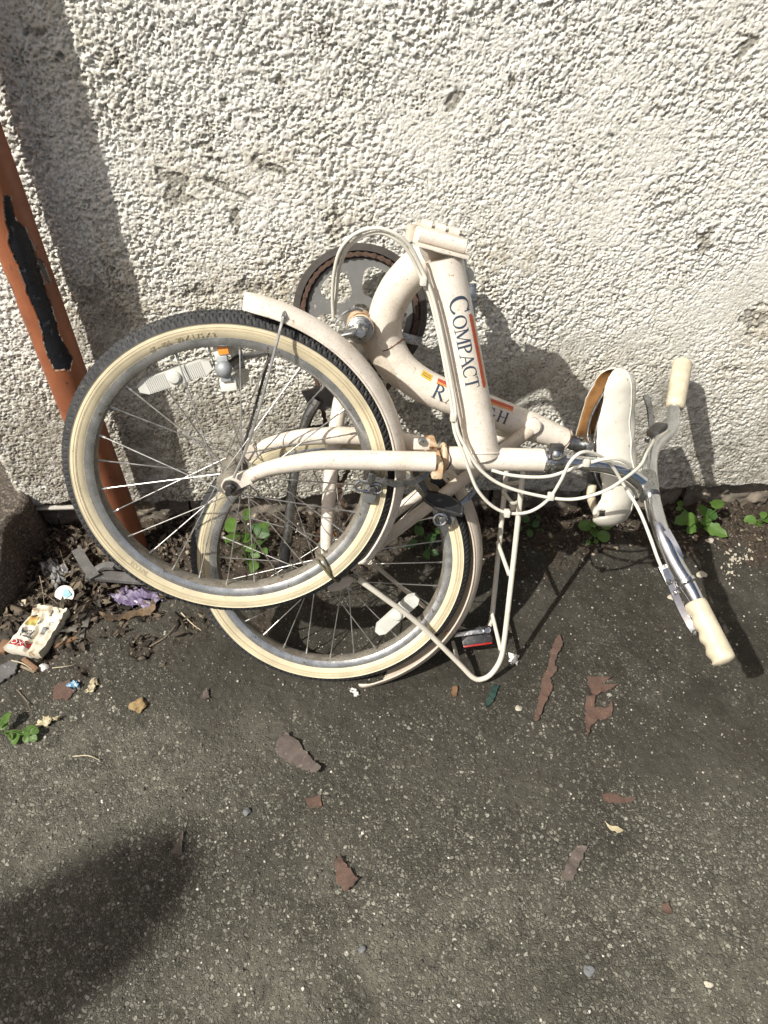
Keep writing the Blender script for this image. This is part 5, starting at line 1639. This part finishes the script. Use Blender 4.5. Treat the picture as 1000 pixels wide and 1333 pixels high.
t, h, b = ax_from(V3(1, 0, 0), ln_)
mk('print', [lidc + ln_ * .0016 + (.004 + .009 * math.cos(q) * (1 + .25 * math.sin(3 * q))) * t + (-.002 + .008 * math.sin(q) * (1 + .2 * math.cos(4 * q))) * b for q in np.linspace(0, 2 * math.pi, 28, endpoint=False)], [tuple(range(28))], 'print_blue', lid, smooth=False)
cap_c = gp(29, 788, .008)
capo = empty('bottle_cap', cap_c); tag(capo, 'small beige plastic cap in the dark litter above the carton', 'cap')
mk('body', *box_vf(cap_c, (V3(1, .1, .1), V3(0, 1, .4), V3(0, -.4, 1)), (.010, .011, .007), .003), 'cap_beige', capo)
mk('slot', *box_vf(cap_c + V3(0, .001, .0078), (V3(1, .1, .1), V3(0, 1, .4), V3(0, -.4, 1)), (.006, .0012, .0008)), 'black_plastic', capo)
def chip_block(name, a, b, w, hgt_, mat, label, cat, dz=0.):
    A, B2 = gp(*a, dz), gp(*b, dz)
    t, h, bb = ax_from(B2 - A, UP)
    v, f = box_vf((A + B2) / 2 + UP * hgt_, (t, h, bb), (np.linalg.norm(B2 - A) / 2, hgt_, w), min(hgt_, w) * .3)
    v = [q + V3(random.uniform(-1, 1), random.uniform(-1, 1), random.uniform(-1, 1)) * .0006 for q in v]
    return tag(mk(name, v, f, mat, None, angle=30), label, cat)
chip_block('wood_chip', (71, 845), (101, 832), .0045, .004, 'wood_chip', 'orange-brown wood chip right of the squashed carton', 'wood chip')
chip_block('wood_stick', (31, 860), (50, 874), .004, .004, 'wood_chip', 'short orange-brown stick below the carton', 'stick')
chip_block('wood_stick', (28, 868), (46, 876), .002, .002, 'twig', 'thin dull stick beside the short orange-brown one', 'stick')
chip_block('wood_block', (2, 852), (12, 836), .009, .005, 'wood_chip', 'brown wooden piece under the left end of the carton', 'wood piece')
def shell_thing():
    c = gp(56, 868, .004)
    v, f = [], []
    n_ = 36
    for k in range(n_):
        q = 2 * math.pi * k / n_
        r = .0105 * (1 - .28 * math.exp(-((q - math.pi / 2) / .5) ** 2)) * (1 + .06 * math.sin(q * 12))
        v.append(c + V3(r * math.cos(q), r * .9 * math.sin(q), -.003))
    for k in range(n_):
        q = 2 * math.pi * k / n_
        v.append(c + V3(.006 * math.cos(q), .0055 * math.sin(q), .003 + .0008 * math.sin(q * 12)))
    v.append(c + V3(0, 0, .005))
    for k in range(n_):
        k2 = (k + 1) % n_
        f += [(k, k2, n_ + k2, n_ + k), (n_ + k, n_ + k2, 2 * n_)]
    f.append(tuple(range(n_))[::-1])
    tag(mk('shell_fragment', v, f, 'paper_white', None, angle=60), 'small white heart-shaped ribbed fragment at the stick end', 'fragment')
shell_thing()
def lump(name, px, py, r, mat, label, cat, squash=.6, seed=0, group=None, rough=.45):
    c = gp(px, py)
    bm = bmesh.new()
    bmesh.ops.create_icosphere(bm, subdivisions=3, radius=1)
    rr = np.random.default_rng(seed + int(px))
    ks = rr.normal(size=(9, 3)) * 2.2; phs = rr.uniform(0, 6, 9)
    for q in bm.verts:
        p_ = np.array(q.co)
        m_ = 1 + rough * np.mean(np.sin(ks @ p_ + phs)) * 2
        p_ = p_ * m_ * r
        q.co = Vector((p_[0], p_[1] * .85, p_[2] * squash))
    bm.verts.index_update()
    v = [np.array(q.co) + c + UP * r * squash * .55 for q in bm.verts]; f = [tuple(x.index for x in fc.verts) for fc in bm.faces]
    bm.free()
    return tag(mk(name, v, f, mat, None, angle=35), label, cat, group)
lump('stone', 320, 1058, .0068, 'pebble_grey', 'blue-grey pebble in the middle left of the asphalt', 'stone')
lump('stone', 766, 1262, .0058, 'pebble_grey', 'grey pebble near the bottom right of the picture', 'stone', .45, seed=3, rough=.9)
lump('stone', 674, 923, .0060, 'plaster_crumb', 'white round pebble right of the green glass shard', 'stone', seed=5)
lump('stone', 472, 1236, .0058, 'pebble_grey', 'dull grey pebble near the bottom middle', 'stone', seed=6)
lump('stone', 922, 1282, .0050, 'plaster_crumb', 'tiny pale pebble at the bottom right', 'stone', seed=8)
lump('soil_clump', 181, 920, .0130, 'ochre_clump', 'ochre clump on the asphalt below the litter', 'clump', .55, 9, rough=.5)
PL = 'crumbs of fallen render'
lump('render_crumb', 876, 778, .0088, 'plaster_crumb', 'cream render crumb left of the lower brake lever', 'crumb', .35, 1, PL, .5)
lump('render_crumb', 915, 748, .0090, 'plaster_crumb', 'cream render crumb between handlebar and its shadow', 'crumb', .35, 2, PL, .5)
lump('render_crumb', 923, 704, .0075, 'plaster_crumb', 'cream render crumb under the weed at right', 'crumb', .4, 3, PL, .5)
cl_ = empty('render_debris', gp(954, 733)); tag(cl_, 'scattered cluster of cream render grains right of the handlebar', 'render debris', PL)
rr = random.Random(5)
pv, pf = [], []
for k in range(70):
    x, y = 954 + rr.gauss(0, 7), 733 + rr.gauss(0, 11)
    if k > 50: x, y = 970 + rr.gauss(0, 7), 722 + rr.gauss(0, 6)
    c = gp(x, y)
    s_ = rr.uniform(.0008, .0027)
    v, f = box_vf(c + UP * s_ * .6, (V3(rr.random() - .5, rr.random() - .5, .2), V3(rr.random() - .5, .6, rr.random()), V3(.3, rr.random() - .5, 1)), (s_, s_ * .8, s_ * .7))
    o_ = len(pv); pv += v; pf += [tuple(i + o_ for i in q) for q in f]
mk('grains', pv, pf, 'plaster_crumb', cl_, smooth=False)['kind'] = 'stuff'

# ------------------------------------------------------------------ weeds
def leaf_vf(base, d, nrm, L_, w, kind='oval', fold=.25, droop=.3, seed=0):
    d = unit(d); nrm = unit(nrm - d * (nrm @ d)); sd = np.cross(d, nrm)
    rr_ = random.Random(seed)
    v, f = [], []
    nu, nv = 10, 4
    for i in range(nu + 1):
        s = i / nu
        if kind == 'round': ww = math.sqrt(max(0, 1 - (2 * s - 1) ** 2)) ** .9
        elif kind == 'lobed': ww = math.sin(math.pi * s ** .8) ** .7 * (1 + .16 * math.sin(s * 17))
        else: ww = math.sin(math.pi * s ** .75) ** .85
        ww = max(ww, .03)
        for j in range(-nv, nv + 1):
            q = j / nv
            P = base + d * (L_ * s) + sd * (w * .5 * ww * q) + nrm * (fold * w * .5 * abs(q) * ww - droop * L_ * s * s + .02 * w * math.sin(9 * s + 4 * q + seed))
            v.append(P)
    m_ = 2 * nv + 1
    for i in range(nu):
        for j in range(m_ - 1): f.append((i * m_ + j, (i + 1) * m_ + j, (i + 1) * m_ + j + 1, i * m_ + j + 1))
    return v, f
def weed(label, root, leaves, mat='leaf_bright', kind='oval'):
    """root: where it grows in the photograph; leaves: (x, y of the blade's middle, length px, width px, direction deg, height)"""
    r0 = gp(*root)
    o = empty('weed', r0); tag(o, label, 'weed', 'weeds along the wall')
    for i, L in enumerate(leaves):
        px, py, ln, wd, ang, ht = L[:6]
        mt = L[6] if len(L) > 6 else mat
        kd = L[7] if len(L) > 7 else kind
        c = G(px, py, float(gz(r0[0], r0[1])) + ht)
        sc = .00150
        d = V3(math.cos(math.radians(ang)), math.sin(math.radians(ang)), .15 * math.sin(i * 2.3))
        nrm = unit(V3(-.25 + .3 * math.sin(i * 1.7), -.5 + .25 * math.cos(i * 2.9), .8))
        base = c - unit(d) * ln * sc * .5
        v, f = leaf_vf(base, d, nrm, ln * sc, wd * sc, kd, .18, .12, i)
        mk('leaf', v, f, mt, o, angle=180)
        midp = (r0 + base) / 2 + UP * .01
        tube('stem', [r0, midp, base], .0009, mt, o, 6, 4)
    return o
weed('bright weed seen through both wheels beneath the front hub', (325, 735), [(300, 682, 34, 20, 110, .09), (322, 668, 26, 12, 80, .10), (304, 698, 34, 18, 60, .07), (338, 690, 34, 20, 150, .07, 'leaf_dark'), (346, 683, 16, 12, 30, .08), (322, 700, 20, 14, 20, .06), (326, 714, 16, 14, 200, .04), (333, 722, 14, 12, 330, .03), (330, 738, 20, 14, 250, .02), (345, 717, 14, 9, 300, .03), (338, 706, 10, 9, 40, .05)])
weed('broad-leaved weed by the wall foot right of the handlebar', (908, 690), [(893, 676, 34, 24, 190, .025), (916, 664, 24, 20, 80, .04), (934, 655, 30, 20, 65, .055), (920, 678, 20, 14, 20, .03), (932, 690, 36, 20, -40, .02), (900, 688, 20, 16, 230, .015), (886, 655, 12, 10, 60, .03), (884, 662, 10, 8, 200, .03), (926, 668, 26, 14, 100, .045, 'leaf_dark')], kind='lobed')
weed('small round-leaved weed at the right edge of the picture', (990, 684), [(977, 677, 18, 16, 170, .015), (988, 684, 14, 12, 250, .01), (998, 676, 18, 14, 20, .02), (994, 670, 14, 10, 80, .03)], kind='round')
weed('small round-leaved weed right under the saddle', (775, 698), [(762, 684, 20, 18, 170, .03), (774, 693, 16, 16, 260, .02), (786, 698, 20, 17, 320, .02), (790, 683, 20, 15, 30, .04), (772, 682, 14, 12, 100, .035), (766, 706, 8, 8, 240, .01), (776, 705, 8, 7, 280, .01)], kind='round')
weed('dark weed behind the rear wheel rim under the head tube', (555, 712), [(545, 690, 22, 14, 120, .04), (562, 700, 20, 14, 40, .03), (536, 708, 20, 12, 200, .03), (556, 722, 18, 12, 280, .02), (572, 690, 16, 12, 60, .04), (530, 676, 18, 12, 150, .05), (548, 676, 16, 10, 80, .05), (566, 720, 14, 10, 330, .02)], 'leaf_dark')
weed('dark weed behind the luggage rack rails', (690, 690), [(684, 676, 14, 11, 140, .03), (698, 682, 14, 10, 30, .03), (690, 694, 13, 10, 270, .02), (704, 692, 12, 9, 330, .015), (676, 688, 12, 9, 200, .02), (700, 672, 10, 8, 70, .035)], 'leaf_dark', 'round')
weed('trailing three-leaved weed at the far left edge', (4, 955), [(8, 934, 16, 13, 100, .025), (3, 944, 13, 11, 200, .02), (20, 962, 14, 11, 250, .012), (38, 951, 16, 12, 40, .018), (42, 960, 13, 10, 330, .012), (35, 961, 11, 9, 230, .012), (14, 958, 10, 8, 120, .015), (45, 952, 10, 8, 10, .02)], kind='round')
weed('tiny green sprout beside the rear wheel at the mudguard', (592, 684), [(588, 680, 12, 10, 150, .02), (598, 684, 11, 9, 20, .02), (592, 690, 10, 8, 270, .012)], kind='round')

# ------------------------------------------------------------------ twigs
def twig(pts, r, mat, label, dz=.003):
    P = [gp(x, y, dz) + UP * .001 for x, y in pts]
    o = tube('twig', P, [r, r * .85, r * .5], mat, None, 6, 5)
    return tag(o, label, 'twig', 'twigs among the litter')
twig([(236, 798), (250, 812), (262, 821)], .0014, 'pale_straw', 'straight pale straw just left of the rear wheel')
twig([(95, 985), (115, 984), (130, 990)], .0012, 'pale_straw', 'thin pale twig on the asphalt at left')
twig([(78, 716), (82, 728), (86, 738)], .0013, 'pale_straw', 'short pale straw above the foil scrap', .012)
twig([(47, 768), (60, 774), (75, 786)], .0011, 'twig', 'thin brown twig between foil scrap and carton', .014)
twig([(97, 798), (106, 790), (116, 782)], .0015, 'pale_straw', 'pale straw right of the paper disc', .012)
twig([(52, 750), (56, 770), (58, 788)], .0012, 'twig', 'dark upright twig left of the paper disc', .02)
twig([(15, 860), (30, 864), (42, 872)], .0013, 'pale_straw', 'curved pale twig under the carton', .008)
twig([(68, 870), (85, 868), (96, 866)], .0009, 'pale_straw', 'fine pale straw right of the white fragment')
twig([(22, 898), (34, 912), (40, 926)], .0009, 'twig', 'fine dark twig below the wooden sticks')
twig([(195, 842), (215, 830), (228, 815)], .0013, 'twig', 'brown twig on loose soil below the front tyre')

# ------------------------------------------------------------------ uncountable grit and leaf litter
def scatter(name, pts, mat, size, flat, seed, label, lift=.3, long=1.0):
    rg = np.random.default_rng(seed)
    v, f = [], []
    base = np.array([(1, 0, 0), (0, 1, 0), (-1, 0, 0), (0, -1, 0), (0, 0, 1), (0, 0, -1)], float)
    tri = [(0, 1, 4), (1, 2, 4), (2, 3, 4), (3, 0, 4), (1, 0, 5), (2, 1, 5), (3, 2, 5), (0, 3, 5)]
    N = len(pts)
    s = size[0] + (size[1] - size[0]) * rg.random(N) ** 3
    a = rg.uniform(0, 2 * math.pi, N)
    ja = base[None] * (1 + rg.uniform(-.35, .35, (N, 6, 3)))
    ja[..., 2] *= flat
    ja[..., 0] *= long
    tl = rg.uniform(-.5, .5, (N, 1))
    x = ja[..., 0] * np.cos(a)[:, None] - ja[..., 1] * np.sin(a)[:, None]
    y = ja[..., 0] * np.sin(a)[:, None] + ja[..., 1] * np.cos(a)[:, None]
    z = ja[..., 2] + tl * x * flat
    P = np.stack([x, y, z], -1) * s[:, None, None]
    c = np.stack([pts[:, 0], pts[:, 1], gz(pts[:, 0], pts[:, 1]) + s * flat * lift], -1)
    P = (P + c[:, None]).reshape(-1, 3)
    F_ = (np.array(tri)[None] + 6 * np.arange(N)[:, None, None]).reshape(-1, 3)
    me = bpy.data.meshes.new(name)
    me.vertices.add(len(P)); me.vertices.foreach_set('co', P.astype(np.float32).ravel())
    me.loops.add(F_.size); me.loops.foreach_set('vertex_index', F_.ravel().astype(np.int32))
    me.polygons.add(len(F_)); me.polygons.foreach_set('loop_start', np.arange(0, F_.size, 3, dtype=np.int32))
    me.materials.append(MATS[mat]); me.update(calc_edges=True)
    o = bpy.data.objects.new(name, me); SC.collection.objects.link(o)
    return tag(o, label, kind='stuff')
rg = np.random.default_rng(900)
p_ = np.stack([rg.uniform(-.85, 1.15, 16000), rg.uniform(.12, 1.2, 16000)], -1)
keep = rg.random(len(p_)) < .35 + .65 * np.clip(.5 + .4 * g_soft(p_[:, 0], p_[:, 1]), 0, 1)
scatter('grit', p_[keep], 'grit', (.0006, .0034), .6, 901, 'loose pale grit and stone chips strewn over the asphalt')
p2 = np.stack([rg.uniform(-.80, -.30, 14000), rg.uniform(.80, 1.21, 14000)], -1)
s2 = soil_at(p2[:, 0], p2[:, 1])
p3 = np.stack([rg.uniform(-.30, 1.15, 7000), rg.uniform(1.03, 1.21, 7000)], -1)
p2 = np.concatenate([p2[rg.random(len(p2)) < s2 * .62], p3[rg.random(len(p3)) < .45 * soil_at(p3[:, 0], p3[:, 1])]])
scatter('leaf_litter', p2, 'litter_bits', (.0010, .0068), .10, 902, 'dark crumbled leaf litter along the wall foot', .5, 1.5)
def leaf_scatter(name, pts, size, seed, mat, label):
    rr_ = random.Random(seed)
    v, f = [], []
    for (x, y) in pts:
        L_ = rr_.uniform(*size); a = rr_.uniform(0, 6.3)
        d = V3(math.cos(a), math.sin(a), rr_.uniform(-.25, .35))
        nn_ = V3(rr_.uniform(-.5, .5), rr_.uniform(-.6, .3), 1)
        d = unit(d); nn_ = unit(nn_ - d * (nn_ @ d)); sd = np.cross(d, nn_)
        c = V3(x, y, float(gz(x, y)) + rr_.uniform(.003, .016))
        w = L_ * rr_.uniform(.22, .42); cu = rr_.uniform(-.5, .6)
        o_ = len(v)
        for i, (s_, ww) in enumerate(((0, .08), (.25, .8), (.5, 1), (.75, .7), (1, .05))):
            b_ = c + d * L_ * (s_ - .5) + nn_ * cu * L_ * (s_ - .5) ** 2
            v += [b_ - sd * w * ww * .5 + nn_ * .15 * w * ww, b_, b_ + sd * w * ww * .5 + nn_ * .22 * w * ww]
        for i in range(4):
            for j in range(2):
                q = o_ + i * 3 + j
                f.append((q, q + 3, q + 4, q + 1))
    o = mk(name, v, f, mat, None, angle=60, origin=(0, 0, 0))
    return tag(o, label, kind='stuff')
pl_ = [(x, y) for x, y in np.stack([rg.uniform(-.76, -.36, 2600), rg.uniform(.84, 1.19, 2600)], -1) if rg.random() < float(soil_at(x, y)) * .34]
leaf_scatter('fallen_leaves', pl_, (.008, .030), 77, 'litter_bits', 'small curled dead leaves heaped at the wall corner at left')
pl_ = [(x, y) for x, y in np.stack([rg.uniform(-.36, 1.0, 900), rg.uniform(1.04, 1.20, 900)], -1) if rg.random() < float(soil_at(x, y)) * .22]
leaf_scatter('leaf_crumbs', pl_, (.005, .016), 78, 'litter_bits', 'thin scatter of leaf crumbs along the wall foot')
p4 = np.stack([rg.uniform(-.78, -.32, 900), rg.uniform(.86, 1.20, 900)], -1)
p4 = p4[rg.random(len(p4)) < soil_at(p4[:, 0], p4[:, 1]) * .5]
scatter('twig_litter', p4, 'litter_bits', (.003, .012), .05, 903, 'fine dry stalks tangled among the litter at left', 3.0, 2.6)
